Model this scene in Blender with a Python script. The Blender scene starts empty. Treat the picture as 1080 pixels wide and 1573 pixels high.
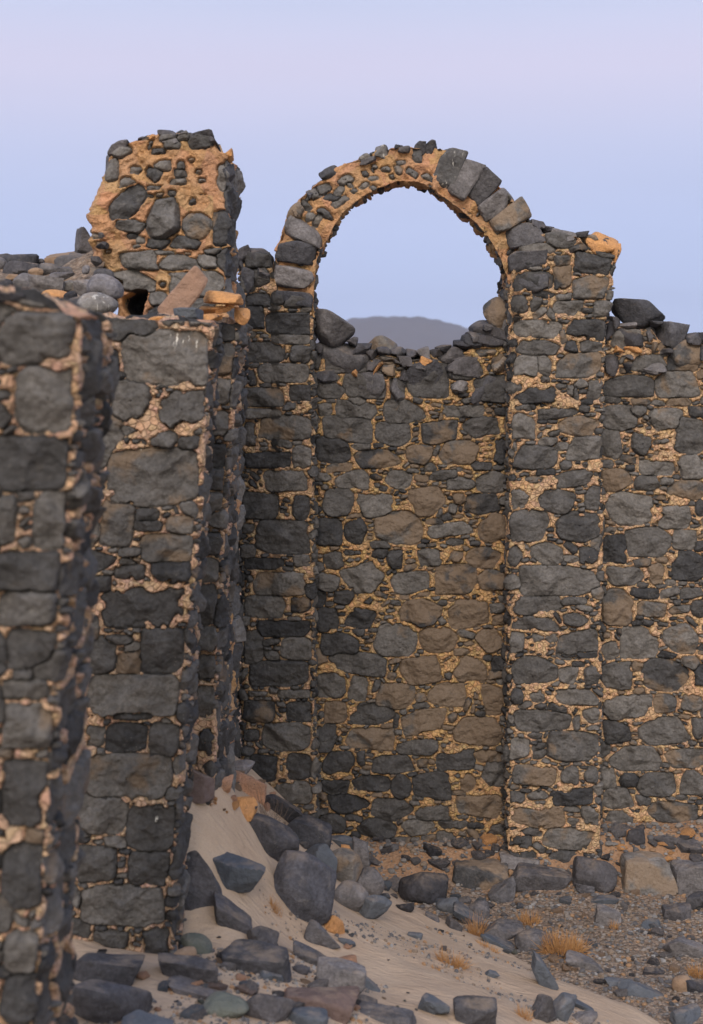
import bpy, math, random
import numpy as np
C = bpy.context.scene
COL = C.collection
R = math.radians
rng = np.random.default_rng(7)
random.seed(7)

# ------------------------------------------------------------------ camera
F = 2212.0           # focal length in pixels of the 1080 px wide photograph
HX, HY = 540.0, 560.0  # principal column and horizon row
cd = bpy.data.cameras.new('camera'); cam = bpy.data.objects.new('camera', cd); COL.objects.link(cam)
cam.location = (0, 0, 0); cam.rotation_euler = (R(90), 0, 0)
cd.sensor_fit = 'HORIZONTAL'; cd.sensor_width = 24.0; cd.lens = 24.0*F/1080.0
cd.shift_y = -(786.5-HY)/1080.0
cd.clip_start = 0.1; cd.clip_end = 20000
cd.dof.use_dof = True; cd.dof.focus_distance = 13.3; cd.dof.aperture_fstop = 1.8
C.camera = cam
C.view_settings.view_transform = 'Standard'; C.view_settings.look = 'None'
C.view_settings.exposure = 0.42; C.view_settings.gamma = 1.0
# ------------------------------------------------------------------ world: dusk sky, belt of Venus ahead, afterglow behind the camera
W = bpy.data.worlds.new('World'); C.world = W; W.use_nodes = True
def world():
    nt = W.node_tree; nt.nodes.clear(); N = nt.nodes.new; L = nt.links.new
    out = N('ShaderNodeOutputWorld'); bg = N('ShaderNodeBackground'); L(bg.outputs[0], out.inputs[0])
    tc = N('ShaderNodeTexCoord'); nz = N('ShaderNodeVectorMath'); nz.operation = 'NORMALIZE'; L(tc.outputs['Generated'], nz.inputs[0])
    sp = N('ShaderNodeSeparateXYZ'); L(nz.outputs[0], sp.inputs[0])
    mr = N('ShaderNodeMapRange'); L(sp.outputs['Z'], mr.inputs[0]); mr.inputs[1].default_value = 0; mr.inputs[2].default_value = 1
    def ramp(stops):
        r = N('ShaderNodeValToRGB'); r.color_ramp.interpolation = 'B_SPLINE'
        e = r.color_ramp.elements
        e[0].position = stops[0][0]; e[0].color = (*stops[0][1], 1)
        e[1].position = stops[-1][0]; e[1].color = (*stops[-1][1], 1)
        for p, c in stops[1:-1]:
            k = e.new(p); k.color = (*c, 1)
        L(mr.outputs[0], r.inputs[0]); return r
    front = ramp([(0, (.47,.55,.80)), (.04, (.455,.54,.79)), (.10, (.42,.485,.705)), (.15, (.46,.50,.69)), (.19, (.54,.53,.69)), (.212, (.54,.525,.685)), (.245, (.475,.525,.70)), (.30, (.44,.49,.69)), (.45, (.45,.53,.74)), (1, (.36,.43,.62))])
    back = ramp([(0, (1.25,.66,.36)), (.08, (1.35,.86,.56)), (.2, (1.25,1.02,.84)), (.45, (.95,.93,.95)), (1, (.36,.43,.62))])
    m = N('ShaderNodeMapRange'); m.interpolation_type = 'SMOOTHSTEP'; L(sp.outputs['Y'], m.inputs[0]); m.inputs[1].default_value = .35; m.inputs[2].default_value = -.75
    mx = N('ShaderNodeMix'); mx.data_type = 'RGBA'; L(m.outputs[0], mx.inputs['Factor']); L(front.outputs[0], mx.inputs['A']); L(back.outputs[0], mx.inputs['B'])
    ns = N('ShaderNodeTexNoise'); ns.inputs['Scale'].default_value = 2.5; ns.inputs['Detail'].default_value = 3
    mp = N('ShaderNodeMapping'); mp.inputs['Scale'].default_value = (1, 1, 7); L(nz.outputs[0], mp.inputs[0]); L(mp.outputs[0], ns.inputs['Vector'])
    r2 = N('ShaderNodeMapRange'); L(ns.outputs[0], r2.inputs[0]); r2.inputs[3].default_value = .955; r2.inputs[4].default_value = 1.045
    vm = N('ShaderNodeVectorMath'); vm.operation = 'SCALE'; L(mx.outputs['Result'], vm.inputs[0]); L(r2.outputs[0], vm.inputs['Scale'])
    L(vm.outputs[0], bg.inputs[0]); bg.inputs[1].default_value = 1.0
world()
sd = bpy.data.lights.new('sun', 'SUN'); sun = bpy.data.objects.new('sun', sd); COL.objects.link(sun)
sd.energy = 1.9; sd.angle = R(24); sd.color = (1.0, .84, .68)
sun.rotation_euler = (R(54), 0, R(-8))       # low afterglow from behind the camera

# ------------------------------------------------------------------ helpers
def X_(px, Y): return (px-HX)*Y/F
def Z_(py, Y): return -(py-HY)*Y/F
def tag(o, label=None, cat=None, group=None, kind=None):
    if label: o['label'] = label
    if cat: o['category'] = cat
    if group: o['group'] = group
    if kind or cat: o['kind'] = kind or 'thing'
    return o
def empty(name, loc, label, cat, group=None):
    o = bpy.data.objects.new(name, None); COL.objects.link(o); o.location = loc; o.empty_display_size = .2
    return tag(o, label, cat, group)
def link(name, me, mat, parent=None, loc=None):
    o = bpy.data.objects.new(name, me); COL.objects.link(o)
    if mat and not me.materials: me.materials.append(mat)
    if parent:
        o.parent = parent
        if loc is None: o.location = -parent.location
        else: o.location = loc
    elif loc is not None: o.location = loc
    return o
def mk(name, V, Fc, smooth=True, attr=None):
    V = np.asarray(V, dtype=np.float32); Fc = np.asarray(Fc, dtype=np.int32)
    me = bpy.data.meshes.new(name); k = Fc.shape[1]
    me.vertices.add(len(V)); me.vertices.foreach_set('co', V.ravel())
    me.loops.add(Fc.size); me.loops.foreach_set('vertex_index', Fc.ravel())
    me.polygons.add(len(Fc)); me.polygons.foreach_set('loop_start', np.arange(0, Fc.size, k, dtype=np.int32))
    me.polygons.foreach_set('loop_total', np.full(len(Fc), k, dtype=np.int32))
    me.polygons.foreach_set('use_smooth', np.full(len(Fc), smooth, dtype=bool))
    me.update(calc_edges=True)
    if attr is not None:
        a = me.color_attributes.new('st', 'FLOAT_COLOR', 'POINT'); a.data.foreach_set('color', np.asarray(attr, dtype=np.float32).ravel())
    me.validate(); return me
def gridfaces(nr, nc, wrap=False):
    i = np.arange(nr-1)[:, None]; j = np.arange(nc if wrap else nc-1)[None, :]
    j2 = (j+1) % nc
    return np.stack(np.broadcast_arrays(i*nc+j, i*nc+j2, (i+1)*nc+j2, (i+1)*nc+j), -1).reshape(-1, 4)
_T3 = np.random.default_rng(99).random((64, 64, 64)).ravel()-.5
_T2 = np.random.default_rng(98).random((256, 256)).ravel()-.5
def noise2(x, y, seed=0):
    x = np.asarray(x, float)+seed*37.7; y = np.asarray(y, float)+seed*11.3
    ix = np.floor(x).astype(np.int64); iy = np.floor(y).astype(np.int64)
    fx = x-ix; fy = y-iy; fx = fx*fx*(3-2*fx); fy = fy*fy*(3-2*fy)
    x0 = ix & 255; x1 = (ix+1) & 255; y0 = (iy & 255)*256; y1 = ((iy+1) & 255)*256
    a = _T2[y0+x0]; b = _T2[y1+x0]
    a = a+(_T2[y0+x1]-a)*fx; b = b+(_T2[y1+x1]-b)*fx
    return a+(b-a)*fy
def noise(x, y, z, seed=0):
    if np.ndim(z) == 0: return noise2(x, y, seed+float(z)*7.1)
    x, y, z = np.broadcast_arrays(np.asarray(x, float)+seed*7.7, y, z)
    ix = np.floor(x).astype(np.int64); iy = np.floor(y).astype(np.int64); iz = np.floor(z).astype(np.int64)
    fx = x-ix; fy = y-iy; fz = z-iz
    fx = fx*fx*(3-2*fx); fy = fy*fy*(3-2*fy); fz = fz*fz*(3-2*fz)
    X = ((ix & 63), ((ix+1) & 63)); Y = ((iy & 63)*64, ((iy+1) & 63)*64); Z = ((iz & 63)*4096, ((iz+1) & 63)*4096)
    def lx(j, k): a = _T3[Z[k]+Y[j]+X[0]]; return a+(_T3[Z[k]+Y[j]+X[1]]-a)*fx
    def ly(k): a = lx(0, k); return a+(lx(1, k)-a)*fy
    a = ly(0); return a+(ly(1)-a)*fz
def fbm(x, y, z, seed=0, o=3, gain=.5):
    r = 0; a = 1; f = 1
    for k in range(o):
        r = r + a*noise(x*f+k*17.3, y*f, z*f, seed+k); a *= gain; f *= 2.03
    return r

def sstep(a, b, x): t = np.clip((x-a)/(b-a), 0, 1); return t*t*(3-2*t)
# ------------------------------------------------------------------ materials
def newmat(name):
    m = bpy.data.materials.new(name); m.use_nodes = True; nt = m.node_tree
    b = nt.nodes['Principled BSDF']; b.inputs['Specular IOR Level'].default_value = .3
    return m, nt, b
class G:
    def __init__(s, nt): s.nt = nt; s.N = nt.nodes.new; s.L = nt.links.new
    def put(s, sock, v):
        if hasattr(v, 'is_output'): s.L(v, sock)
        elif isinstance(v, tuple) and len(v) == 3 and sock.type == 'RGBA': sock.default_value = (*v, 1)
        else: sock.default_value = v
    def math(s, op, a, b=0., clamp=False):
        n = s.N('ShaderNodeMath'); n.operation = op; n.use_clamp = clamp; s.put(n.inputs[0], a); s.put(n.inputs[1], b); return n.outputs[0]
    def mix(s, f, a, b, mode='MIX'):
        n = s.N('ShaderNodeMix'); n.data_type = 'RGBA'; n.blend_type = mode; s.put(n.inputs['Factor'], f); s.put(n.inputs['A'], a); s.put(n.inputs['B'], b); return n.outputs['Result']
    def rng(s, v, a, b, c=0., d=1., smooth=True):
        n = s.N('ShaderNodeMapRange'); n.interpolation_type = 'SMOOTHSTEP' if smooth else 'LINEAR'; s.put(n.inputs[0], v)
        for i, q in enumerate((a, b, c, d)): s.put(n.inputs[i+1], q)
        return n.outputs[0]
    def noise(s, vec, scale, detail=4, rough=.55, dist=0.):
        n = s.N('ShaderNodeTexNoise'); s.put(n.inputs['Vector'], vec); s.put(n.inputs['Scale'], scale); s.put(n.inputs['Detail'], detail); s.put(n.inputs['Roughness'], rough); s.put(n.inputs['Distortion'], dist); return n.outputs[0]
    def vor(s, vec, scale, feat='F1', rnd=1.):
        n = s.N('ShaderNodeTexVoronoi'); n.feature = feat; s.put(n.inputs['Vector'], vec); s.put(n.inputs['Scale'], scale); s.put(n.inputs['Randomness'], rnd); return n
    def vadd(s, a, b):
        n = s.N('ShaderNodeVectorMath'); n.operation = 'ADD'; s.put(n.inputs[0], a); s.put(n.inputs[1], b); return n.outputs[0]
    def scale(s, a, f):
        n = s.N('ShaderNodeVectorMath'); n.operation = 'SCALE'; s.put(n.inputs[0], a); s.put(n.inputs['Scale'], f); return n.outputs[0]
    def bump(s, h, dist, strength=1., normal=None):
        n = s.N('ShaderNodeBump'); s.put(n.inputs['Height'], h); n.inputs['Distance'].default_value = dist; n.inputs['Strength'].default_value = strength
        if normal: s.L(normal, n.inputs['Normal'])
        return n.outputs[0]
    def coord(s, k='Object'):
        return s.N('ShaderNodeTexCoord').outputs[k]

def stone_colour(g, P, rnd, brown, gain=1.0, cool=1.0):
    n1 = g.noise(P, 7, 5, .6); n2 = g.noise(P, 45, 3, .6)
    off = g.scale((1., 1., 1.), g.math('MULTIPLY', rnd, 23.))
    P2 = g.vadd(P, off)
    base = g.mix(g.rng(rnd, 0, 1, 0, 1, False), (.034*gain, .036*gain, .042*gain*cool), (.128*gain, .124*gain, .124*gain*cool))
    val = g.math('MULTIPLY', g.rng(n1, .25, .75, .58, 1.5, False), g.rng(n2, .25, .75, .68, 1.34, False))
    base = g.mix(1., base, g.scale((1., 1., 1.), val), 'MULTIPLY')
    nb = g.noise(P2, 4.5, 3, .5, .3)
    br = g.mix(n2, (.135*gain, .100*gain, .072*gain), (.215*gain, .162*gain, .118*gain))
    f = g.rng(g.math('ADD', nb, brown), 1.02, 1.16, 0, .8)
    col = g.mix(f, base, br)
    # weathering: paler dusty bloom and fine pale specks
    ld = g.noise(P2, 14, 4, .7)
    col = g.mix(g.rng(ld, .55, .8, 0, .38), col, (.16*gain, .15*gain, .14*gain))
    sp = g.vor(P, 55).outputs[0]
    sel = g.noise(P, 9, 2)
    col = g.mix(g.math('MULTIPLY', g.rng(sp, .12, .2, .5, 0), g.rng(sel, .55, .68)), col, (.27, .26, .24))
    return col
def stone_height(g, P, rnd):
    P2 = g.vadd(P, g.scale((1., 1., 1.), g.math('MULTIPLY', rnd, 23.)))
    v = g.vor(P2, 16, 'F1').outputs[0]
    a = g.noise(P2, 22, 5, .62); b = g.noise(P, 110, 3, .6)
    return g.math('ADD', g.math('ADD', g.math('MULTIPLY', a, 1.), g.math('MULTIPLY', v, .5)), g.math('MULTIPLY', b, .22))

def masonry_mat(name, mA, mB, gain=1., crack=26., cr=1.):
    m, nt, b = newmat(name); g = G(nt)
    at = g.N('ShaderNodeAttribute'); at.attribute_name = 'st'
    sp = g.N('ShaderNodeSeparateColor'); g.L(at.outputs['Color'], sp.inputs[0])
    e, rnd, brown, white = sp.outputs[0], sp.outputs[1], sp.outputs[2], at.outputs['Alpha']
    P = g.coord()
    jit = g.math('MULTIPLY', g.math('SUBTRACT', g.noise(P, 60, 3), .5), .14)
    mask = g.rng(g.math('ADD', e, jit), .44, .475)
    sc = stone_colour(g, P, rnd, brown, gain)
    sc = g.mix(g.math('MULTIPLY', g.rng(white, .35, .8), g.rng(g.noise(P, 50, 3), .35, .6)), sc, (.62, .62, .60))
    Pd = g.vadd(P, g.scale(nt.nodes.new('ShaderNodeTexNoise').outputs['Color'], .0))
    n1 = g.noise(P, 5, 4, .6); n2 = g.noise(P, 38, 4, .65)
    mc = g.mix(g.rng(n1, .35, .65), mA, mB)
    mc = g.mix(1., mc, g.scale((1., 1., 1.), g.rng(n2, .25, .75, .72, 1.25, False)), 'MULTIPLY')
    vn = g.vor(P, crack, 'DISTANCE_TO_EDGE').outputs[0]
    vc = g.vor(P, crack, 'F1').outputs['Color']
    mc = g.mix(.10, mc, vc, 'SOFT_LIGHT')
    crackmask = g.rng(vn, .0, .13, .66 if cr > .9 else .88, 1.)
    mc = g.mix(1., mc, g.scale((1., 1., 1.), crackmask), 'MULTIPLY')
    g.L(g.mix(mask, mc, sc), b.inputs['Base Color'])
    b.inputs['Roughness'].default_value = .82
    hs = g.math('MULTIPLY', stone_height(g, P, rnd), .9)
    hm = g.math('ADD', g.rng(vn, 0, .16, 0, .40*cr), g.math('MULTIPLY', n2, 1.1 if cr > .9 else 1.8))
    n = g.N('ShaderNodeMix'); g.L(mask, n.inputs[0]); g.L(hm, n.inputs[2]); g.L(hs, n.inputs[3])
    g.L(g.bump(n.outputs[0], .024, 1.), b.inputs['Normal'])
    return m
def rock_mat(name, brown=.2, gain=1., tint=None, cool=1.):
    m, nt, b = newmat(name); g = G(nt)
    oi = g.N('ShaderNodeObjectInfo'); P0 = g.coord()
    P = g.vadd(P0, g.scale((3., 5., 7.), oi.outputs['Random']))
    c = stone_colour(g, P, oi.outputs['Random'], brown, gain, cool)
    if tint: c = g.mix(.75, c, g.mix(g.noise(P, 9, 4), tuple(t*.75 for t in tint), tuple(t*1.3 for t in tint)))
    ge = g.N('ShaderNodeNewGeometry'); sx = g.N('ShaderNodeSeparateXYZ'); g.L(ge.outputs['Normal'], sx.inputs[0])
    dust = g.math('MULTIPLY', g.rng(sx.outputs[2], .45, .95), g.rng(g.noise(P, 6, 5, .65), .42, .68, 0, .5))
    c = g.mix(dust, c, (.30, .24, .19))
    g.L(c, b.inputs['Base Color']); b.inputs['Roughness'].default_value = .85
    g.L(g.bump(stone_height(g, P, oi.outputs['Random']), .022, 1.), b.inputs['Normal'])
    return m
def streak_mat():
    m = rock_mat('basalt_white_streaked', .2, 1.5); nt = m.node_tree; b = nt.nodes['Principled BSDF']; g = G(nt)
    src = b.inputs['Base Color'].links[0].from_socket; P = g.coord()
    mp = g.N('ShaderNodeMapping'); mp.inputs['Scale'].default_value = (1, 1, .22); g.L(P, mp.inputs[0])
    f = g.math('MULTIPLY', g.rng(g.noise(mp.outputs[0], 34, 3, .6), .56, .66), g.rng(g.noise(P, 6, 3), .44, .56))
    g.L(g.mix(g.math('MULTIPLY', f, .8), src, (.55, .55, .54)), b.inputs['Base Color']); return m
def lump_mat(name, cA, cB):
    m, nt, b = newmat(name); g = G(nt); P = g.coord()
    n1 = g.noise(P, 10, 5, .6); n2 = g.noise(P, 60, 4, .7)
    c = g.mix(g.rng(n1, .35, .65), cA, cB)
    c = g.mix(1., c, g.scale((1., 1., 1.), g.rng(n2, .25, .75, .7, 1.25, False)), 'MULTIPLY')
    c = g.mix(g.rng(g.noise(P, 16, 2), .66, .70), c, (.07, .07, .075))
    g.L(c, b.inputs['Base Color']); b.inputs['Roughness'].default_value = .95
    g.L(g.bump(g.math('ADD', n1, g.math('MULTIPLY', n2, .6)), .03, .9), b.inputs['Normal'])
    return m
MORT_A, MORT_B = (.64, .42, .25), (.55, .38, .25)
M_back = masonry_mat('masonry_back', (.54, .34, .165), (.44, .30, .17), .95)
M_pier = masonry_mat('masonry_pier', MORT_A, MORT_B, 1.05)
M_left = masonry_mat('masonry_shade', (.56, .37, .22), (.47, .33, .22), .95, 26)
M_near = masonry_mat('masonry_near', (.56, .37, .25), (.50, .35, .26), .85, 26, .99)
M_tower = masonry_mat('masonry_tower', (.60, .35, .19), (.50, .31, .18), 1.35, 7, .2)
RK = {
 'd': rock_mat('basalt_dark', .15, .85, None, 1.12),
 'g': rock_mat('basalt_grey', .25, 1.3, None, 1.08),
 'l': rock_mat('basalt_pale', .25, 1.9, None, 1.1),
 'w': streak_mat(),
 'u': rock_mat('basalt_blue', .1, 1.35, (.085, .105, .14)),
 'b': rock_mat('basalt_brown', .62, 1.3),
 'r': rock_mat('stone_reddish', .3, 1.2, (.15, .105, .098)),
 'R': rock_mat('stone_pink', .3, 1.2, (.36, .225, .165)),
 'v': rock_mat('stone_greenish', .1, 1.2, (.115, .135, .12)),
 'k': rock_mat('stone_tan', .3, 1.2, (.30, .20, .13)),
 'o': lump_mat('mortar_lump', (.60, .32, .14), (.50, .27, .13)),
 'p': lump_mat('mortar_pink', (.52, .30, .20), (.42, .26, .19)),
}

# ------------------------------------------------------------------ stone fields
class Stone:
    def __init__(s, x, y, a, b, rot, brown, r, kind='s'):
        s.x, s.y, s.a, s.b, s.rot, s.brown, s.kind = x, y, a, b, rot, brown, kind
        K = r.integers(4, 8); ph = (np.arange(K)+r.uniform(-.4, .4, K))*2*math.pi/K + r.uniform(0, 6)
        sq = kind.startswith('q'); kind = kind.lstrip('q') or 's'; s.kind = kind; p = r.uniform(4, 9) if sq else r.uniform(2.6, 6); q = p/(p-1)
        s.nx, s.ny = np.cos(ph), np.sin(ph)
        d = ((a*abs(s.nx))**q+(b*abs(s.ny))**q)**(1/q)
        s.d = d*(r.uniform(.86, 1.0, K) if sq else r.uniform(.68, 1.0, K))
        # keep the box extents
        ex = ((1, 0), (-1, 0), (0, 1), (0, -1))
        s.nx = np.append(s.nx, [v[0] for v in ex]); s.ny = np.append(s.ny, [v[1] for v in ex])
        s.d = np.append(s.d, [a, a, b, b])
        s.rnd = r.uniform(0, 1); s.H = r.uniform(.016, .038) if min(a, b) > .04 else r.uniform(.008, .022)
        s.off = r.normal(0, .006)
        nf = r.integers(3, 7)
        s.g = r.uniform(-.6, .6, (nf, 2)); s.go = r.uniform(.9, 1.9, nf)
        s.seed = int(r.integers(0, 9999))
    def e(s, dx, dy):
        c, n = math.cos(s.rot), math.sin(s.rot)
        x = dx*c+dy*n; y = -dx*n+dy*c
        q = np.zeros(np.broadcast(x, y).shape)
        for nx, ny, d in zip(s.nx, s.ny, s.d):
            u = np.maximum(0, (x*(nx/d)+y*(ny/d))); u *= u; u *= u; u *= u; u *= u; q += u
        q = np.sqrt(np.sqrt(np.sqrt(np.sqrt(np.maximum(q, 1e-16)))))
        rr = np.sqrt(x*x+y*y)
        return np.where(q < .02, min(s.a, s.b), np.minimum(rr*(1/np.maximum(q, .02)-1), min(s.a, s.b)))
def fill(stones, s0, s1, t0, t1, r, sizes, brown=.25, asp=(1.3, 3.4), seed_free=None):
    rs = .011
    nx, ny = int((s1-s0)/rs)+1, int((t1-t0)/rs)+1
    gx = s0+np.arange(nx)*rs; gy = t0+np.arange(ny)*rs
    O = np.full((ny, nx), -1.)
    def win(st):
        m = max(st.a, st.b)+.01
        i0, i1 = max(0, int((st.x-m-s0)/rs)), min(nx, int((st.x+m-s0)/rs)+2)
        j0, j1 = max(0, int((st.y-m-t0)/rs)), min(ny, int((st.y+m-t0)/rs)+2)
        return i0, i1, j0, j1
    def ev(st):
        i0, i1, j0, j1 = win(st)
        if i1 <= i0 or j1 <= j0: return None
        e = st.e(gx[None, i0:i1]-st.x, gy[j0:j1, None]-st.y)
        return (slice(j0, j1), slice(i0, i1)), e
    for st in stones:
        w = ev(st)
        if w: O[w[0]] = np.maximum(O[w[0]], w[1])
    area = (s1-s0)*(t1-t0)
    for (lo, hi, dens, ov) in sizes:
        free = np.argwhere(O < -.004)
        if len(free) == 0: break
        tries = int(area*dens)
        pick = free[r.integers(0, len(free), tries)]
        for (j, i) in pick:
            if O[j, i] > -.004: continue
            w = r.uniform(lo, hi); a_ = r.uniform(*asp); h = max(w/a_, .018)
            rot = r.normal(0, .12) if r.random() < .8 else r.uniform(-1.4, 1.4)
            c_, s_ = math.cos(rot)*w*.3, math.sin(rot)*w*.3
            bad = 0
            for sg in (-1, 1):
                ii, jj = int(i+sg*c_/rs), int(j+sg*s_/rs)
                if 0 <= ii < nx and 0 <= jj < ny and O[jj, ii] > -.003: bad += 1
            if bad: continue
            st = Stone(gx[i], gy[j], w/2, h/2, rot, brown+r.uniform(-.25, .3), r)
            q = ev(st)
            if q is None: continue
            ins = q[1] > 0
            n = ins.sum()
            if n == 0: continue
            if (ins & (O[q[0]] > -.003)).sum() > ov*n: continue
            stones.append(st); O[q[0]] = np.maximum(O[q[0]], q[1])
    return stones
def field(S, T, U3, stones, seed, rough=1., marks=(), smear=0.):
    """S: (nc,) texture column coordinate, T: (nr,nc) height coordinate -> height, attributes"""
    nr, nc = T.shape
    E1 = np.full((nr, nc), -.06); E2 = np.full((nr, nc), -.06); H = np.zeros((nr, nc)); RN = np.full((nr, nc), .5); BR = np.zeros((nr, nc))
    HOLE = np.zeros((nr, nc))
    for st in stones:
        m = max(st.a, st.b)+.05
        i0, i1 = np.searchsorted(S, st.x-m), np.searchsorted(S, st.x+m)
        if i1 <= i0: continue
        Tw = T[:, i0:i1]; rows = np.where((Tw.min(1) < st.y+m) & (Tw.max(1) > st.y-m))[0]
        if len(rows) == 0: continue
        sl = (slice(rows[0], rows[-1]+1), slice(i0, i1))
        dx = S[None, i0:i1]-st.x; dy = T[sl]-st.y
        wob = .010*noise(S[None, i0:i1]*22, T[sl]*22, st.seed*.37, 5)+.006*noise(S[None, i0:i1]*60, T[sl]*60, st.seed*.37, 6)
        e = st.e(dx, dy)+wob
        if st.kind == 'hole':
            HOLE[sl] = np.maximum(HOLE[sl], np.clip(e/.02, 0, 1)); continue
        hp = st.H*(1-np.exp(-np.maximum(e, 0)/.009))
        for (gx, gy), go in zip(st.g, st.go):
            hp = np.minimum(hp, st.H*go+gx*dx+gy*dy)
        hp = np.maximum(hp, -.012)+st.off
        ra = fbm(dx*7+st.seed, dy*10, .5, 11, 4, .6); hp = hp + (.024*ra)*np.clip(e/.015, 0, 1)
        if st.kind == 'deep': hp = hp+.07*np.clip(e/.03, 0, 1)
        e1 = E1[sl]; up = e > e1
        E2[sl] = np.where(up, e1, np.maximum(E2[sl], e))
        E1[sl] = np.where(up, e, e1); H[sl] = np.where(up, hp, H[sl])
        RN[sl] = np.where(up, st.rnd, RN[sl]); BR[sl] = np.where(up, st.brown, BR[sl])
    E = np.minimum(E1, (E1-E2)*.8-.0040)
    E = np.where(E1 < 0, E1, E)
    if smear:
        sn = fbm(S[None, :]*4.3, T*5.2, 0, seed+3, 3)+.25*noise2(S[None, :]*34, T*34, seed)
        E = np.where(E > -.02, E-np.clip(sn-.20, 0, .3)*smear, E)
    Sx = S[None, :]
    hm = .008+.020*rough*fbm(Sx*11, T*11, 0, seed, 4)
    dip = -.034*np.exp(-((E+.004)/.0065)**2)*(E1 > -.03)
    k = np.clip(E/.006+.5, 0, 1)
    Ht = hm*(1-k)+H*k+dip
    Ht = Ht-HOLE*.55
    A = np.zeros((nr, nc, 4)); A[..., 0] = np.maximum(np.clip(.5+E*11, 0, 1), HOLE); A[..., 1] = RN*(1-HOLE); A[..., 2] = BR*(1-HOLE)  # hole interior forced to the darkest stone tone: its shade painted into the colour
    for (mx, my, ml, mw) in marks:
        d = np.maximum(abs(Sx-mx-.004*noise(T*80, 0, 0, 3))/mw, abs(T-my)/ml)
        A[..., 3] = np.maximum(A[..., 3], np.clip(1.4-d, 0, 1))
    return Ht, A
def poly(px):
    a = np.array(px, float); return a[:, 0], a[:, 1]
def pier(name, mat, Y, D, xl, xr, ybot, top, stones_txt, res, seed, parent=None, left=None, right=None, backres=.05, sizes=None, brown=.2, sq=False, grow=(1.04, 1.06), smear=.10, marks=(), rough=1., amp=.012, cap=.02, extra_s=None):
    """block of masonry: front face on the plane Y; edges, top and stones read off in photo pixels at that plane"""
    r = np.random.default_rng(seed)
    Xl, Xr = X_(xl, Y), X_(xr, Y); Wd = Xr-Xl
    zb = Z_(ybot, Y)
    lz = (lambda z: np.interp(z, *[v[::-1] for v in (Z_(poly(left)[1], Y), X_(poly(left)[0], Y))])) if left else (lambda z: Xl+0*z)
    rz = (lambda z: np.interp(z, *[v[::-1] for v in (Z_(poly(right)[1], Y), X_(poly(right)[0], Y))])) if right else (lambda z: Xr+0*z)
    tx, ty = poly(top); tX, tZ = X_(tx, Y), Z_(ty, Y)
    # plan loop: back-left -> left side -> front -> right side -> back
    rc = .03; pts = []
    def seg(p0, p1, n0, s0, h):
        L = math.hypot(p1[0]-p0[0], p1[1]-p0[1]); n = max(2, int(L/h))
        for i in range(n): f = i/n; pts.append((p0[0]+(p1[0]-p0[0])*f, p0[1]+(p1[1]-p0[1])*f, n0[0], n0[1], s0+L*f))
        return s0+L
    def arc(c, a0, a1, s0):
        L = rc*abs(a1-a0); n = 5
        for i in range(n):
            a = a0+(a1-a0)*i/n; pts.append((c[0]+rc*math.cos(a), c[1]+rc*math.sin(a), math.cos(a), math.sin(a), s0+L*i/n))
        return s0+L
    sres = res*1.3
    ls = rs_ = D-2*rc
    qa = rc*math.pi/2
    s = Xl-ls-qa-rc*0+rc
    s = Xl+rc-qa-ls
    s = seg((Xl, Y+D-rc), (Xl, Y+rc), (-1, 0), s, sres)
    s = arc((Xl+rc, Y+rc), math.pi, 1.5*math.pi, s)
    s = seg((Xl+rc, Y), (Xr-rc, Y), (0, -1), s, res)
    s = arc((Xr-rc, Y+rc), 1.5*math.pi, 2*math.pi, s)
    s = seg((Xr, Y+rc), (Xr, Y+D-rc), (1, 0), s, sres)
    s = arc((Xr-rc, Y+D-rc), 0, .5*math.pi, s)
    s = seg((Xr-rc, Y+D), (Xl+rc, Y+D), (0, 1), s, backres)
    s = arc((Xl+rc, Y+D-rc), .5*math.pi, math.pi, s)
    A = np.array(pts); bx, by, nx, ny, S = A.T; nc = len(S)
    # top for each column: from nominal x mapped at top
    u = (bx-Xl)/Wd
    ztop = np.interp(bx, tX, tZ)
    for _ in range(3):
        xx = lz(ztop)+u*(rz(ztop)-lz(ztop)); ztop = np.interp(xx, tX, tZ)
    nr = int((ztop.max()-zb)/res)
    f = np.linspace(0, 1, nr)[:, None]
    T = zb+(ztop[None, :]-zb)*f
    st = []
    if name == 'masonry' and seed == 108: stones_txt += ''.join(';%d %d 112 46' % (x, y) for x in (402, 512) for y in range(216, 1340, 46))
    for ln in stones_txt.strip().split('\n'):
        for it in ln.split(';'):
            v = it.split()
            if len(v) < 4 or float(v[2]) == 0: continue
            cx, cy, w, h = map(float, v[:4]); kind = v[4] if len(v) > 4 else 'g'; rot = -R(float(v[5])) if len(v) > 5 else 0.
            X, Z = X_(cx, Y), Z_(cy, Y)
            X = Xl+(X-lz(Z))/(rz(Z)-lz(Z))*Wd
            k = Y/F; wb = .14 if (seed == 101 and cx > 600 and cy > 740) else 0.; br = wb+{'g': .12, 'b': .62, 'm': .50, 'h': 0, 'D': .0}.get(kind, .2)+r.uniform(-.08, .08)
            o = Stone(X, Z, w*k/2*grow[0], h*k/2*grow[1], rot, br, r, ('q' if sq else '')+{'h': 'hole', 'D': 'deep'}.get(kind, 's'))
            # stones that reach a corner run round it
            st.append(o)
    base = sizes or [(.20, .42, 60, .10), (.10, .24, 260, .10), (.06, .14, 700, .12), (.035, .08, 1500, .12)]
    fill(st, S[0], Xr+D+.2, zb-.05, ztop.max()+.05, r, base, brown)
    mk_ = [(Xl+(X_(a, Y)-lz(Z_(b, Y)))/(rz(Z_(b, Y))-lz(Z_(b, Y)))*Wd, Z_(b, Y), c*Y/F/2, d*Y/F/2) for a, b, c, d in marks]
    Ht, At = field(S, T, None, st, seed, rough, mk_, smear)
    Ht = Ht + amp*2*fbm(S[None, :]*1.7, T*1.7, 0, seed+5, 2)
    # front/back weight: big recess only on front
    bxx = lz(T)+u[None, :]*(rz(T)-lz(T))
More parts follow.
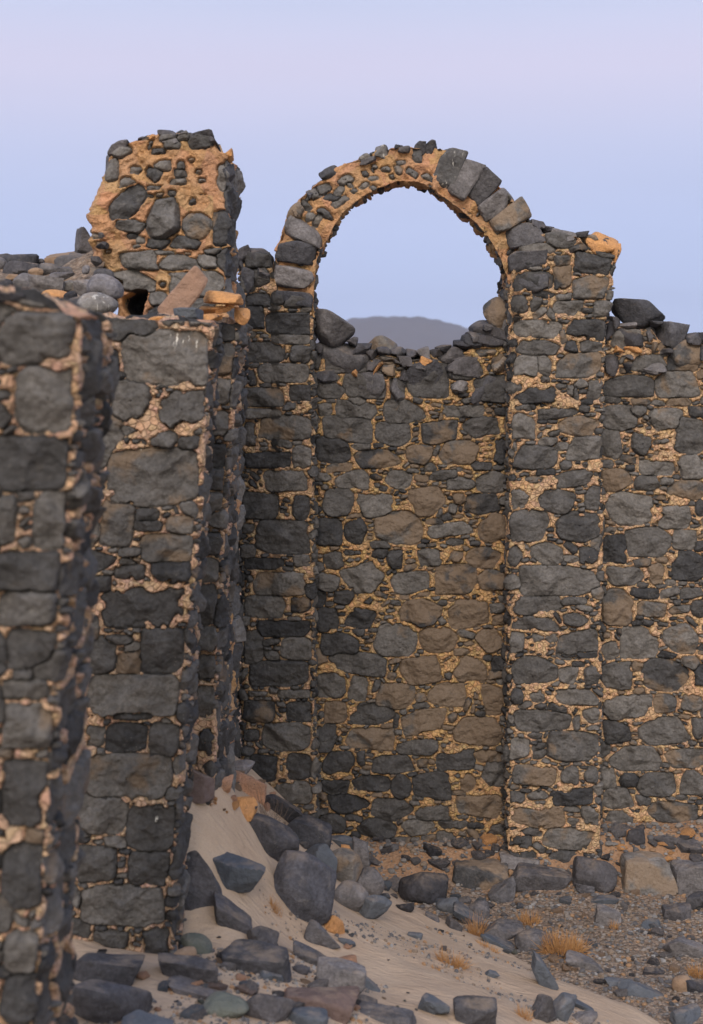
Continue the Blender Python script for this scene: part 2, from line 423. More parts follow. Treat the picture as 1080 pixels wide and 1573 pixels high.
    Vx = bxx+nx[None, :]*Ht; Vy = by[None, :]+ny[None, :]*Ht
    Vz = T + .004*noise(Vx*30, Vy*30, T*30, 2)
    V = [np.stack([Vx, Vy, Vz], -1).reshape(-1, 3)]; AT = [At.reshape(-1, 4)]
    Fc = [gridfaces(nr, nc, True)]
    # cap rings shrinking to the spine
    hw = min(Wd, D)/2
    cxm = np.clip(bx, Xl+hw, Xr-hw) if Wd > D else np.full(nc, (Xl+Xr)/2)
    cym = np.full(nc, Y+D/2) if Wd > D else np.clip(by, Y+hw, Y+D-hw)
    topx, topy = Vx[-1], Vy[-1]; K = max(4, int(hw/.035)); base_i = nr*nc
    cxt = lz(ztop)+(cxm-Xl)/Wd*(rz(ztop)-lz(ztop))
    prev = (nr-1)*nc
    for k in range(1, K+1):
        q = k/K; X = topx+(cxt-topx)*q; Yy = topy+(cym-topy)*q
        z = np.interp(X, tX, tZ)+cap*(1+1.5*math.sin(q*1.5))*0.5+.06*fbm(X*9, Yy*9, 0, seed+9, 3)
        V.append(np.stack([X, Yy, z], -1))
        a = np.zeros((nc, 4)); nn = noise(X*7, Yy*7, 0, 4); a[:, 0] = np.where(nn > .0, .8, .3); a[:, 1] = nn+.5; a[:, 2] = .3
        AT.append(a)
        j = np.arange(nc); j2 = (j+1) % nc
        Fc.append(np.stack([prev+j, prev+j2, base_i+j2, base_i+j], -1)); prev = base_i; base_i += nc
    me = mk(name, np.concatenate(V), np.concatenate(Fc), True, np.concatenate(AT))
    return link(name, me, mat, parent)

# ------------------------------------------------------------------ rocks
_cs = {}
def cubesphere(n):
    if n in _cs: return _cs[n]
    idx = {}; V = []; Fc = []
    t = np.tan(np.linspace(-1, 1, n+1)*math.pi/4)
    for ax in range(3):
        for sg in (-1, 1):
            ids = []
            for i in range(n+1):
                row = []
                for j in range(n+1):
                    p = [0, 0, 0]; p[ax] = sg; p[(ax+1) % 3] = t[i]*sg; p[(ax+2) % 3] = t[j]
                    k = tuple(round(c, 5) for c in p)
                    if k not in idx: idx[k] = len(V); V.append(p)
                    row.append(idx[k])
                ids.append(row)
            for i in range(n):
                for j in range(n): Fc.append((ids[i][j], ids[i+1][j], ids[i+1][j+1], ids[i][j+1]))
    V = np.array(V, float); V /= np.linalg.norm(V, axis=1)[:, None]
    _cs[n] = (V, np.array(Fc)); return _cs[n]
def rock_pts(seed, size, n=9, shape='a', nz=1.):
    """shape a: angular, r: rounded cobble, x: blocky, s: slab"""
    r = np.random.default_rng(seed); V, Fc = cubesphere(n)
    if shape == 'b':
        K = 15; N = list(r.normal(0, 1, (K, 3))); D = list(r.uniform(.76, 1., K)); sh = 18
        N += [np.eye(3)[i]*s for i in range(3) for s in (-1, 1)]; D += [1.05]*6
    elif shape in 'xs':
        N = [np.eye(3)[i]*s+r.normal(0, .10 if shape == 'x' else .16, 3) for i in range(3) for s in (-1, 1)]
        D = list(r.uniform(.9, 1.05, 6)); K = 8; sh = 20
        for _ in range(K): N.append(r.normal(0, 1, 3)); D.append(r.uniform(1.0, 1.35))
    else:
        K = 10 if shape == 'a' else 20
        N = list(r.normal(0, 1, (K, 3))); D = list(r.uniform(.55, 1.0, K) if shape == 'a' else r.uniform(.86, 1., K)); sh = 40 if shape == 'a' else 7
        N += [np.eye(3)[i]*s for i in range(3) for s in (-1, 1)]; D += [1.05]*6
    q = np.zeros(len(V))
    for nn, d in zip(N, D):
        nn = nn/np.linalg.norm(nn); q += np.maximum(0, V@nn/d)**sh
    P = V/(q**(1/sh))[:, None]
    P -= (P.max(0)+P.min(0))/2; P /= (P.max(0)-P.min(0))
    if seed >= 500 and nz > .9 and shape in 'asx':
        t1, t2, t3 = r.uniform(-.55, .55), r.uniform(-.4, .4), r.uniform(-.3, .3)
        P = np.stack([P[:, 0]+t3*P[:, 2], P[:, 1]*(1+t2*P[:, 0]), P[:, 2]*(1+t1*P[:, 0]*1.6)], -1)
        P -= (P.max(0)+P.min(0))/2; P /= (P.max(0)-P.min(0))
    s = np.array(size); m = s.mean()
    P = P*s
    Q = P/m
    rg = fbm(Q[:, 0]*5+3, Q[:, 1]*5, Q[:, 2]*5+seed % 53, 9, 3)
    d = nz*(-.012*np.clip(.14-abs(rg), 0, .14)/.14+.05*fbm(Q[:, 0]*4, Q[:, 1]*4, Q[:, 2]*4+seed % 97, 3, 3)+.02*noise(Q[:, 0]*19, Q[:, 1]*19, Q[:, 2]*19, seed % 31))
    P = P*(1+d)[:, None]
    return P, Fc
def rotm(rx, ry, rz):
    cx, sx, cy, sy, cz, sz = math.cos(rx), math.sin(rx), math.cos(ry), math.sin(ry), math.cos(rz), math.sin(rz)
    return np.array([[cz, -sz, 0], [sz, cz, 0], [0, 0, 1]])@np.array([[cy, 0, sy], [0, 1, 0], [-sy, 0, cy]])@np.array([[1, 0, 0], [0, cx, -sx], [0, sx, cx]])
def rock(name, loc, size, seed, mat, shape='a', rot=(0, 0, 0), n=10, parent=None, nz=1.):
    P, Fc = rock_pts(seed, size, n, shape, nz); P = P@rotm(*rot).T
    me = mk(name, P, Fc, True)
    try: me.set_sharp_from_angle(angle=R(32))
    except Exception: pass
    me.materials.append(mat)
    o = link(name, me, None)
    if parent: o.parent = parent; o.location = tuple(np.array(loc)-np.array(parent.location))
    else: o.location = loc
    return o
def prock(name, px, py, w, h, Y, code, seed, shape='a', rot=0., depth=None, parent=None, n=10, yaw=0., nz=1.):
    """rock whose outline centre, width and height are given in photo pixels at distance Y; it has its own depth"""
    k = Y/F; d = depth if depth else .8*(w+h)/2*k
    return rock(name, (X_(px, Y), Y, Z_(py, Y)), (w*k, d, h*k), seed, RK[code], shape, (0, R(rot), 0), n, parent, nz)

# ------------------------------------------------------------------ terrain
def ground_z(X, Y):
    X = np.asarray(X, float); Y = np.asarray(Y, float)
    z = -4.84+.05*(Y < 99)*fbm(X*.9, Y*.9, 0, 3, 3)*np.clip(1-(Y-16)/4, 0, 1)
    bank = np.interp(X, [-1, .3, 1.4, 1.7, 2.2, 4], [.25, .25, .30, .30, .42, .45])
    z = z+bank*sstep(13.2, 13.75, Y)*(1-sstep(15, 18, Y))
    z = z+.05*fbm(X*3.1, Y*3.1, 0, 8, 4)*np.clip(1-(Y-14.5), 0, 1)
    return z-.25*sstep(15, 25, Y)
_c = [(330,1178,10.3),(372,1172,12.6),(420,1218,13.1),(480,1266,13.35),(560,1330,13.3),(600,1374,12.9),(700,1422,12.2),(830,1487,11.5),(930,1532,11.0),(1010,1575,10.6),
 (300,1250,9.6),(380,1262,10.8),(450,1330,10.9),(420,1420,9.6),(550,1430,10.2),(650,1455,10.5),(700,1530,9.2),(520,1520,8.7),(800,1545,9.9),(330,1420,9.0),(280,1475,8.5),(200,1468,8.4),(120,1573,7.5),(300,1573,7.6),(450,1573,7.9),(600,1573,8.3),(750,1573,9.0),(880,1573,9.8),(250,1440,8.9)]
_pts = [(X_(a, c), c, Z_(b, c)) for a, b, c in _c]
_pts += [(-6,0,-2.3),(-6,10,-3.2),(6,0,-4.5),(-3,-5,-1.9),(3,-5,-3.2),(6,6,-5.3),(6,13,-5.8),(-3,8,-3.3),(-3,14,-3.2),(0,0,-1.75),(0,3,-2.5),(0,5.5,-3.1),(-1.5,4,-2.8),(2,4,-3.8),(3.5,10,-5.4),(2.6,12,-5.5),(1.6,13.2,-5.5),(3.2,13.5,-5.9),(2.2,9,-4.75),(-1.5,6.5,-3.25),(-1.6,10.5,-2.6),(-1.6,13,-3.2),(0,14.2,-5.0),(2,14.5,-5.9),(-6,15,-3.2),(6,16,-6.2),(0,16,-6)]
_P = np.array(_pts, float)
def _U(d2): return .5*d2*np.log(np.maximum(d2, 1e-9))
def _tps():
    n = len(_P); d2 = ((_P[:, None, :2]-_P[None, :, :2])**2).sum(-1)
    K = _U(d2)+np.eye(n)*.02; Pm = np.c_[np.ones(n), _P[:, :2]]
    A = np.zeros((n+3, n+3)); A[:n, :n] = K; A[:n, n:] = Pm; A[n:, :n] = Pm.T
    return np.linalg.solve(A, np.r_[_P[:, 2], 0, 0, 0])
_W = _tps()
def sand_z(X, Y):
    X = np.asarray(X, float); Y = np.asarray(Y, float); sh = X.shape; x = X.ravel(); y = Y.ravel(); out = np.empty(len(x))
    for a in range(0, len(x), 20000):
        xa, ya = x[a:a+20000], y[a:a+20000]
        d2 = (xa[:, None]-_P[None, :, 0])**2+(ya[:, None]-_P[None, :, 1])**2
        out[a:a+20000] = _U(d2)@_W[:-3]+_W[-3]+_W[-2]*xa+_W[-1]*ya
    z = out.reshape(sh)
    return z+0.07*fbm(X*1.3, Y*1.3, 0, 21, 3)+.016*fbm(X*7, Y*5, 0, 22, 2)
def surf_z(X, Y): return np.maximum(sand_z(X, Y), ground_z(X, Y))
_ys = np.linspace(5.5, 14.2, 700)
def hit(px, py):
    z = surf_z(X_(px, _ys), _ys); ray = Z_(py, _ys)
    k = np.argmax(z >= ray)
    return float(_ys[k]) if z[k] >= ray[k] else 13.9

def mat_sand():
    m, nt, b = newmat('sand'); g = G(nt); P = g.coord()
    n1 = g.noise(P, 1.6, 5, .55); n2 = g.noise(P, 260, 2, .6); n3 = g.noise(P, 22, 5, .6)
    c = g.mix(g.rng(n1, .3, .7), (.40, .305, .23), (.47, .37, .285))
    c = g.mix(1., c, g.scale((1., 1., 1.), g.rng(n2, .3, .7, .82, 1.16, False)), 'MULTIPLY')
    c = g.mix(g.rng(n3, .6, .78, 0, .35), c, (.28, .20, .15))
    sp = g.vor(P, 70).outputs[0]; c = g.mix(g.math('MULTIPLY', g.rng(sp, .10, .17, .8, 0), g.rng(g.noise(P, 3.5, 3), .5, .62)), c, (.12, .11, .11))
    g.L(c, b.inputs['Base Color']); b.inputs['Roughness'].default_value = .95; b.inputs['Specular IOR Level'].default_value = .1
    mp = g.N('ShaderNodeMapping'); mp.inputs['Rotation'].default_value = (0, 0, R(25)); mp.inputs['Scale'].default_value = (1, 2.6, 1); g.L(P, mp.inputs[0])
    rp = g.noise(mp.outputs[0], 9, 2, .4, .6)
    h = g.math('ADD', g.math('MULTIPLY', n2, .10), g.math('ADD', g.math('MULTIPLY', n3, .6), rp))
    g.L(g.bump(h, .02, .8), b.inputs['Normal']); return m
def mat_ground():
    m, nt, b = newmat('gravelly_ground'); g = G(nt); P = g.coord()
    n1 = g.noise(P, 2.2, 5, .6); n2 = g.noise(P, 60, 4, .7); v = g.vor(P, 34)
    c = g.mix(g.rng(n1, .4, .62), (.24, .195, .16), (.33, .25, .19))
    c = g.mix(.7, c, g.mix(g.rng(v.outputs['Distance'], .0, .7), (.31, .27, .235), (.20, .15, .12)))
    sc = g.N('ShaderNodeSeparateColor'); g.L(v.outputs['Color'], sc.inputs[0])
    c = g.mix(1., c, g.scale((1., 1., 1.), g.rng(sc.outputs[0], 0, 1, .6, 1.5, False)), 'MULTIPLY')
    sp = g.N('ShaderNodeSeparateXYZ'); g.L(P, sp.inputs[0])
    nearwall = g.rng(g.math('ADD', sp.outputs[1], g.math('MULTIPLY', n1, .9)), 13.5, 13.9)
    c = g.mix(g.math('MULTIPLY', nearwall, .75), c, g.mix(n2, (.32, .18, .10), (.50, .31, .19)))
    g.L(c, b.inputs['Base Color']); b.inputs['Roughness'].default_value = .95
    g.L(g.bump(g.math('ADD', g.math('MULTIPLY', v.outputs['Distance'], -1.), n2), .03, .9), b.inputs['Normal']); return m
MS, MG = mat_sand(), mat_ground()
def terrain():
    xs = np.arange(-6, 6.001, .035); ys = np.arange(-5, 15.5, .04)
    X, Y = np.meshgrid(xs, ys); Z = sand_z(X, Y)
    o = link('sand_drift', mk('sand_drift', np.stack([X, Y, Z], -1).reshape(-1, 3), gridfaces(len(ys), len(xs))), MS); tag(o, kind='structure')
    def ax(a, b, h, far, k=1.18):
        v = list(np.arange(a, b, h)); s = h; c = v[-1]
        while c < far: s *= k; c += s; v.append(c)
        s = h; c = a; lo = []
        while c > -far: s *= k; c -= s; lo.append(c)
        return np.array(lo[::-1]+v)
    xs = ax(-1.5, 5.5, .035, 6000); ys = ax(10, 15, .035, 6000)
    X, Y = np.meshgrid(xs, ys); Z = ground_z(X, Y)
    Z = np.where((Y < 9.5), Z-.6*sstep(9.5, 7, Y), Z)
    o = link('ground', mk('ground', np.stack([X, Y, Z], -1).reshape(-1, 3), gridfaces(len(ys), len(xs))), MG); tag(o, kind='structure')
    # far hill
    m, nt, b = newmat('hill'); g = G(nt); P = g.coord()
    g.L(g.mix(g.noise(P, .012, 6, .65), (.075, .065, .065), (.125, .105, .10)), b.inputs['Base Color']); b.inputs['Roughness'].default_value = 1
    D0 = 2400.; k = D0/F
    prof = poly([(100, 580), (250, 575), (330, 556), (400, 530), (450, 512), (500, 498), (545, 490), (575, 488), (600, 489), (630, 492), (650, 492), (680, 497), (700, 501), (725, 509), (760, 520), (820, 538), (900, 552), (1000, 580)])
    xs = np.linspace(-480*k, 480*k, 260); ds = np.linspace(-1, 1, 50)
    Xg, Dg = np.meshgrid(xs, ds)
    zt = -np.interp(Xg/k+HX, prof[0], prof[1]-HY)*k
    Zg = -6+(zt+8)*np.cos(Dg*math.pi/2)**1.0*(1+.05*fbm(Xg*.02, Dg*3, 0, 5, 4))+7.0*fbm(Xg*.02, Dg*5, 0, 6, 5, .6)*np.cos(Dg*math.pi/2)
    o = link('hill', mk('hill', np.stack([Xg, D0+Dg*330, Zg], -1).reshape(-1, 3), gridfaces(50, 260)), m); tag(o, kind='structure')
terrain()

# ------------------------------------------------------------------ masonry
S_MID = '''529 553 82 44 g -5;503 580 45 18;560 593 66 38;507 600 52 25;488 538 20 16;485 556 14 28;611 597 24 38;661 583 72 55;694 547 51 22;714 568 56 32;753 596 66 45;769 558 36 32 b
747 524 74 20;747 542 46 11;706 595 26 20;548 618 28 20;498 628 24 22;551 631 70 28 g 5;621 634 64 38 m;714 631 70 20;771 632 25 14;531 660 80 42 m;603 667 63 36;676 663 66 40 b;742 657 62 34 g -5
771 695 32 44;508 689 60 44;556 686 36 10;579 705 76 28 b;645 697 45 36 b;706 697 66 39 b;493 732 30 14;546 739 60 34;612 737 48 28;680 730 46 16 g -8;705 742 52 20;759 740 54 34
517 770 54 47;575 777 60 36;656 768 57 50 b;741 774 55 34 m;696 781 16 20;502 818 46 42;547 818 36 42;613 810 73 55 m;691 814 78 20 g -8;758 812 50 44 b -25;512 861 32 28;545 849 36 12;583 850 26 16
608 860 28 28;658 857 42 27;698 854 26 20 b;744 855 54 40 m;500 895 42 28;558 888 70 49;627 894 62 37;697 890 70 46 m;757 893 44 38 b;500 954 40 40;556 948 52 35;646 942 70 42 m -8;720 943 70 46 b
766 935 26 15;767 953 22 17 b;519 991 64 38;605 984 70 48;677 984 64 37 b;752 985 54 36 b;550 1020 108 34 g 5;647 1031 66 40 b -8;722 1030 52 48 b;768 1020 26 26;507 1052 50 40;551 1059 31 38
607 1070 60 38 m;688 1068 60 35 b;758 1074 42 50 b;515 1095 35 33 b;575 1097 76 32;651 1111 70 43 m;734 1124 88 42 b;567 1135 78 42 b;497 1135 48 42;645 1148 76 24;519 1173 54 34;603 1176 76 28
700 1169 74 33 g -5;760 1189 38 44;555 1165 14 24;649 1174 16 16 b;515 1210 48 22;570 1205 60 25;616 1209 32 39 g -20;665 1207 60 43;718 1202 24 28 b;535 1235 68 30;602 1245 67 34;667 1249 54 25;736 1239 74 38 m
513 1265 44 28;577 1273 66 30;641 1273 54 26;696 1267 52 14;542 1257 30 12;780 1220 30 30'''
S_R = '''862 368 42 26;911 405 62 36 g 12;907 441 62 38 m;864 426 25 36 b;864 399 24 18 b;874 472 48 23;926 475 27 25;823 466 16 26 g 20;797 467 27 30;827 506 79 28;905 507 64 32;825 534 78 22;878 532 21 18;908 532 36 20
809 564 42 36;837 562 22 33 g -15;889 561 74 38 b;828 607 79 25;914 598 27 34;877 601 12 18;884 606 10 24;803 626 30 10;857 635 64 16 g -4;803 655 37 43;890 655 70 32 m -6;823 703 76 36;838 726 34 12;887 735 74 25 g -4;823 738 44 12 b;798 763 32 38
853 770 66 40;912 765 26 38;813 808 62 48;890 808 72 48;791 853 22 36;841 851 52 34;905 855 38 28;853 892 140 45;825 930 90 30;880 924 44 12;823 958 82 25;793 987 24 30;837 980 44 18;888 990 70 42 m -10;822 1030 74 42;872 1038 34 24;911 1038 26 34
886 1005 70 16;794 1071 21 23;827 1068 25 23;886 1070 76 26;831 1108 96 32;910 1099 28 26;886 1111 10 26;797 1151 32 33;829 1148 24 10 g -25;829 1160 24 12 g -20;883 1147 81 44 m;818 1190 73 36 b;876 1193 28 31;911 1192 26 30;795 1227 25 23
879 1225 88 24 g -4;830 1256 94 33 b;908 1255 28 31;880 1244 25 10;800 1292 40 27 g 15;815 1279 38 12;879 1290 86 33 m;799 1317 60 20;867 1318 60 22;905 1318 20 20;829 1347 86 34;900 1346 60 44'''
S_W = '''966 521 55 31;997 560 64 32;1053 547 60 46 b;938 559 25 32;967 595 84 36;1041 590 70 42 b;1044 617 48 13 b;950 643 58 40;975 632 37 18;1023 646 54 36 m;1060 670 50 58;940 683 34 46;987 682 32 34;1007 720 66 28;1063 717 42 38
947 738 50 34 b;995 742 42 22;1053 752 66 30 b;970 780 80 52;1040 793 60 38;1076 782 14 28;997 833 72 44;1050 830 40 30;943 845 44 44;962 885 58 28;1010 882 28 38 b;1060 873 52 52;948 933 50 56 b;993 912 54 17;1063 912 40 17;1003 935 50 25 b
1073 936 26 28;983 988 58 48;1047 982 54 44 b;938 1000 26 28;947 1041 49 45;1022 1037 80 50 b;1061 1018 27 22 b;979 1024 22 16 b;1075 1040 20 44;963 1087 77 38;1022 1083 36 31 b;1062 1080 39 26 b;947 1126 47 37;1022 1123 80 43 m;1075 1118 24 38
979 1166 83 37;1052 1164 62 33 m;936 1196 25 38;968 1199 38 20;1009 1207 68 36;1068 1204 44 40;950 1227 49 33;989 1232 24 18;1033 1249 86 34 m;954 1262 45 30'''
S_L = '''397 399 45 25;452 456 0 0;400 425 26 30 g -15;380 432 22 36;397 461 40 20;457 460 42 24;427 456 20 24;390 487 30 36;446 497 73 33;448 521 66 15;403 541 67 30;462 544 34 27;437 573 82 28;403 610 67 28 m;462 604 34 25;400 636 65 16
437 657 82 36 m;384 669 18 40;409 707 74 24;464 703 30 36;440 741 71 35;398 776 58 48;462 779 26 40;435 825 84 50;381 812 20 14;381 847 24 22;406 866 66 17;464 863 26 22;431 897 84 36 m;406 932 62 34;462 930 30 24 b;433 966 84 25
388 996 32 50;456 997 50 34;427 1035 96 38;452 1066 52 13;395 1066 30 8;396 1093 50 32 b;460 1094 40 30;440 1133 74 42;385 1130 24 18;405 1181 42 40;459 1180 36 40;450 1219 56 34'''
S_C2 = '''200 506 86 34;146 517 34 16;255 549 132 82 m;160 555 40 36;202 615 58 60;280 629 70 54;207 662 60 14;207 678 40 12;293 682 40 28;237 733 146 88 m;180 803 54 74 b;224 791 42 17;226 808 48 15;276 806 44 26 b;256 843 86 42 m;200 880 52 23;263 880 62 35
218 934 144 58;154 1007 48 56;248 1000 68 68;180 984 50 14;205 1069 158 60;205 1100 70 14;193 1135 66 44;252 1139 52 52;145 1132 30 34;195 1195 152 66 m;158 1251 84 62;231 1272 84 72;143 1328 76 54;229 1336 74 50;188 1392 144 62;237 1452 46 50;170 1445 60 26'''
S_C1 = '''55 520 140 78;75 612 105 100;45 712 130 82;85 800 74 86;10 800 30 80;40 880 110 60;43 935 100 52;47 998 84 60 m;38 1060 84 30;43 1118 90 68 m;35 1221 86 104;55 1285 46 28 b;36 1345 80 100;32 1465 66 60;34 1535 84 74'''
S_C3 = '''341 511 53 26;343 552 38 46 b;334 601 42 38;336 651 36 38;329 700 44 34;329 736 34 34;322 775 46 36;322 835 46 34;320 876 40 36;317 929 40 58;317 982 40 36;317 1026 38 38;317 1079 40 52;315 1140 44 44'''
S_T = '''185 231 32 20;173 260 16 44;259 209 30 14;309 216 42 22;282 209 20 12;263 221 30 14;250 254 27 15;242 232 22 9;208 261 22 10;234 267 26 20 g 20;277 254 12 12;277 266 20 11;273 278 28 10;195 281 30 14;236 288 24 7;348 272 28 38;263 296 10 8;296 308 14 10
194 312 40 54 g 25;202 347 42 18 g 12;250 334 47 60 D;302 347 40 36 b;342 352 36 50 m;285 373 46 18 g 8;242 374 30 14;209 399 53 28;277 406 57 27;319 402 28 20;327 386 25 9;253 388 28 6;212 431 58 32;300 436 108 36;242 459 28 20;240 483 24 24
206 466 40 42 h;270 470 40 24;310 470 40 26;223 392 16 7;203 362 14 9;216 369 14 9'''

FINE = [(.20, .42, 60, .08), (.10, .24, 160, .08), (.06, .15, 260, .08), (.04, .10, 200, .06)]
# the panel wall below the arch
wm = empty('ruined_wall', (0.5, 14.2, -4.8), 'dark basalt rubble wall with brownish mortar filling the bay below the open arch', 'wall')
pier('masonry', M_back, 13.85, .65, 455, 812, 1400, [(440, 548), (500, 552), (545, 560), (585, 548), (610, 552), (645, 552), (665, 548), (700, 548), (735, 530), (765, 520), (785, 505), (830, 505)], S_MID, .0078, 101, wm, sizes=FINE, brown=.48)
# wall right of the arch
ww = empty('ruined_wall', (3.2, 14.2, -4.8), 'dark rubble wall running out of frame to the right of the square pier', 'wall')
pier('masonry', M_pier, 13.88, .62, 905, 1330, 1400, [(900, 500), (940, 500), (960, 504), (1000, 508), (1012, 526), (1040, 532), (1080, 545), (1150, 540), (1240, 570), (1330, 560)], S_W, .0078, 102, ww, sizes=FINE, brown=.42)
# arch with its two piers
ar = empty('stone_arch', (.9, 13.5, -4.8), 'freestanding pointed stone arch on two tall basalt piers, orange mortar showing on its left half', 'arch')
pier('pier', M_pier, 13.5, 1.02, 785, 926, 1395, [(780, 452), (790, 400), (800, 372), (838, 358), (850, 356), (870, 358), (890, 366), (900, 378), (925, 388), (950, 394)], S_R, .0076, 103, ar, smear=.16, left=[(785, 300), (785, 480), (783, 800), (779, 1300), (779, 1400)], right=[(944, 300), (944, 400), (938, 470), (930, 510), (926, 700), (922, 1300), (922, 1400)], sizes=FINE, brown=.25)
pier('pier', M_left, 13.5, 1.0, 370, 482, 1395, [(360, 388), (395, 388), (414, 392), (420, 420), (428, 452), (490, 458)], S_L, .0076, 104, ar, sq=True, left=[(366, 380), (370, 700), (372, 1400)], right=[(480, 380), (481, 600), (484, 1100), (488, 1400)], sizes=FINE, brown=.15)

RING = [((420,490),(482,490)),((419,440),(482,440)),((423,395),(487,400)),((437,345),(502,370)),((449,318),(512,350)),((475,290),(526,328)),((505,265),(549,307)),((545,245),(578,290)),((585,229),(608,279)),((625,225),(632,277)),((665,226),(656,284)),((702,238),(677,298)),((736,258),(701,317)),((768,286),(729,341)),((798,318),(753,369)),((822,350),(770,400)),((838,390),(781,432)),((842,440),(785,470)),((842,500),(786,500))]
def arch_ring():
    Y = 13.52; D = .50
    o = np.array([a for a, b in RING], float); i = np.array([b for a, b in RING], float)
    mid = (o+i)/2; L = np.r_[0, np.cumsum(np.hypot(*(np.diff(mid, axis=0).T)))]*Y/F
    n = int(L[-1]/.0085); l = np.linspace(0, L[-1], n)
    def ip(a): return np.stack([np.interp(l, L, a[:, 0]), np.interp(l, L, a[:, 1])], -1)
    def sm(a):
        w = np.ones(15)/15; b = np.pad(a, ((7, 7), (0, 0)), 'edge')
        return np.stack([np.convolve(b[:, q], w, 'valid') for q in (0, 1)], -1)
    O, I = sm(ip(o)), sm(ip(i))
    O = np.stack([X_(O[:, 0], Y), Z_(O[:, 1], Y)], -1); I = np.stack([X_(I[:, 0], Y), Z_(I[:, 1], Y)], -1)
    rad = O-I; Wd = np.linalg.norm(rad, axis=1).mean(); rad = rad/np.linalg.norm(rad, axis=1)[:, None]
    # cross-section loop: front (intrados->extrados), top, back, soffit
    sec = []
    h = .009; rc = .02
    for q in np.arange(0, 1, h/Wd): sec.append((q, 0., 0, -1, q*Wd))
    for q in np.arange(0, 1, .03/D): sec.append((1., q, 1, 0, Wd+q*D))
    for q in np.arange(0, 1, .03/Wd): sec.append((1-q, 1., 0, 1, Wd+D+q*Wd))
    for q in np.arange(0, 1, .011/D): sec.append((0., 1-q, -1, 0, 2*Wd+D+q*D))
    A = np.array(sec); q, dd, nr_, ny_, S = A.T; nc = len(S)
    # round the normals
    k = np.array([.2, .6, 1, .6, .2]); 
    def cv(v): p = np.r_[v[-2:], v, v[:2]]; return np.convolve(p, k/k.sum(), 'valid')
    nr_, ny_ = cv(nr_), cv(ny_)
    T = np.broadcast_to(l[:, None], (n, nc)).copy()
    r = np.random.default_rng(55); st = []
    def add(px, py, w, hh, rot=0., kind='s', br=.1):
        P = np.array([X_(px, Y), Z_(py, Y)]); mm = (O+I)/2; kx = np.argmin(((mm-P)**2).sum(1))
        rr = (P-I[kx])@rad[kx]; tang = math.atan2(rad[kx][1], rad[kx][0])
        st.append(Stone(rr, l[kx], hh*Y/F/2, w*Y/F/2, rot, br, r, kind))
    for v in ((461, 325, 34, 24, 0, 's', .6), (487, 295, 22, 20, .3), (474, 315, 10, 22, .2), (510, 303, 12, 30, -.4), (520, 312, 30, 12, .2), (490, 338, 34, 10), (535, 283, 8, 14), (541, 295, 12, 9), (610, 258, 16, 22, 0, 's', .5), (646, 232, 16, 26, .1), (560, 262, 8, 14), (478, 300, 22, 6), (655, 270, 22, 10), (600, 270, 10, 10), (500, 330, 14, 26), (575, 250, 8, 10), (497, 288, 26, 18, .3), (531, 272, 28, 16, .1), (556, 286, 22, 10), (590, 256, 16, 14, .4), (632, 262, 22, 14, .5), (521, 292, 24, 12, -.3), (480, 334, 18, 12, .2), (616, 243, 14, 10), (572, 272, 18, 9, .2)):
        add(*v)
    fill(st, 0, Wd, 0, l[-1], r, [(.07, .14, 6, .05), (.04, .07, 8, .05)], .3)
    fill(st, Wd, S[-1]-.06, 0, l[-1], r, [(.14, .25, 40, .1), (.09, .14, 60, .1)], .2)
    Ht, At = field(S, T, None, st, 77, 2.4)
    soff = (nr_ < -.3)[None, :]*1.
    ed = .014*fbm(l[:, None]*9, S[None, :]*2, 0, 12, 2)
    vz = sstep(L[10]+.12, L[10]+.2, l)+(1-sstep(L[4]-.12, L[4]-.02, l))
    Ht = Ht-.045*vz[:, None]*((dd < .5) & (q < .99))[None, :]*(1-soff*.6)
    Ht = Ht+.03*fbm(T*5, S[None, :]*5, 3, 31, 3)+ed*(abs(nr_)[None, :])-.012
    bx = I[:, None, 0]+(O-I)[:, None, 0]*q[None, :]; bz = I[:, None, 1]+(O-I)[:, None, 1]*q[None, :]
    Vx = bx+rad[:, None, 0]*nr_[None, :]*Ht; Vz = bz+rad[:, None, 1]*nr_[None, :]*Ht; Vy = Y+dd[None, :]*D+ny_[None, :]*Ht
    V = np.stack([Vx, Vy, Vz], -1).reshape(-1, 3)
    link('arch_ring', mk('arch_ring', V, gridfaces(n, nc, True), True, At.reshape(-1, 4)), M_tower, ar)
arch_ring()
def voussoir(px, py, t, rd, ang, code, seed, depth=.56):
    k = 13.5/F
    P, Fc = rock_pts(seed, (rd*k*1.06, depth, t*k*1.10), 16, 'x', .5); P = P@rotm(0, -R(ang), 0).T
    me = mk('voussoir', P, Fc, True)
    me.set_sharp_from_angle(angle=R(30)); me.materials.append(RK[code])
    o = bpy.data.objects.new('voussoir', me); COL.objects.link(o); o.parent = ar
    o.location = (X_(px, 13.5)-ar.location.x, 13.74-ar.location.y, Z_(py, 13.5)-ar.location.z)
for v in ((689,259,38,66,70,'w',1),(716,274,34,64,58,'g',2),(740,291,33,64,51,'g',3),(763,311,33,64,43,'g',4),(783,334,34,64,32,'b',5),(803,361,36,62,17,'g',6),(813,399,35,62,6,'g',7),(821,436,34,62,-2,'g',8),
          (469,357,33,66,155,'g',9),(457,388,34,64,168,'g',10),(451,424,35,61,180,'g',11),(451,459,24,58,180,'g',12)): voussoir(*v)
for v in ((586,236,22,24,'w','a'),(646,232,20,28,'g','a'),(662,229,22,24,'g','a'),(620,232,20,12,'d','s'),(566,249,28,14,'d','a'),(507,268,34,20,'g','s'),(675,234,12,10,'d','a'),(842,352,20,14,'d','a'),(612,228,14,8,'g','a'),(478,300,16,16,'g','a'),(455,325,18,22,'b','a')):
    prock('crest_stone', v[0], v[1], v[2], v[3], 13.62, v[4], hash(v[:2]) % 9999, v[5], rot=-20 if v[0] == 507 else 0, depth=.3, parent=ar, n=8)
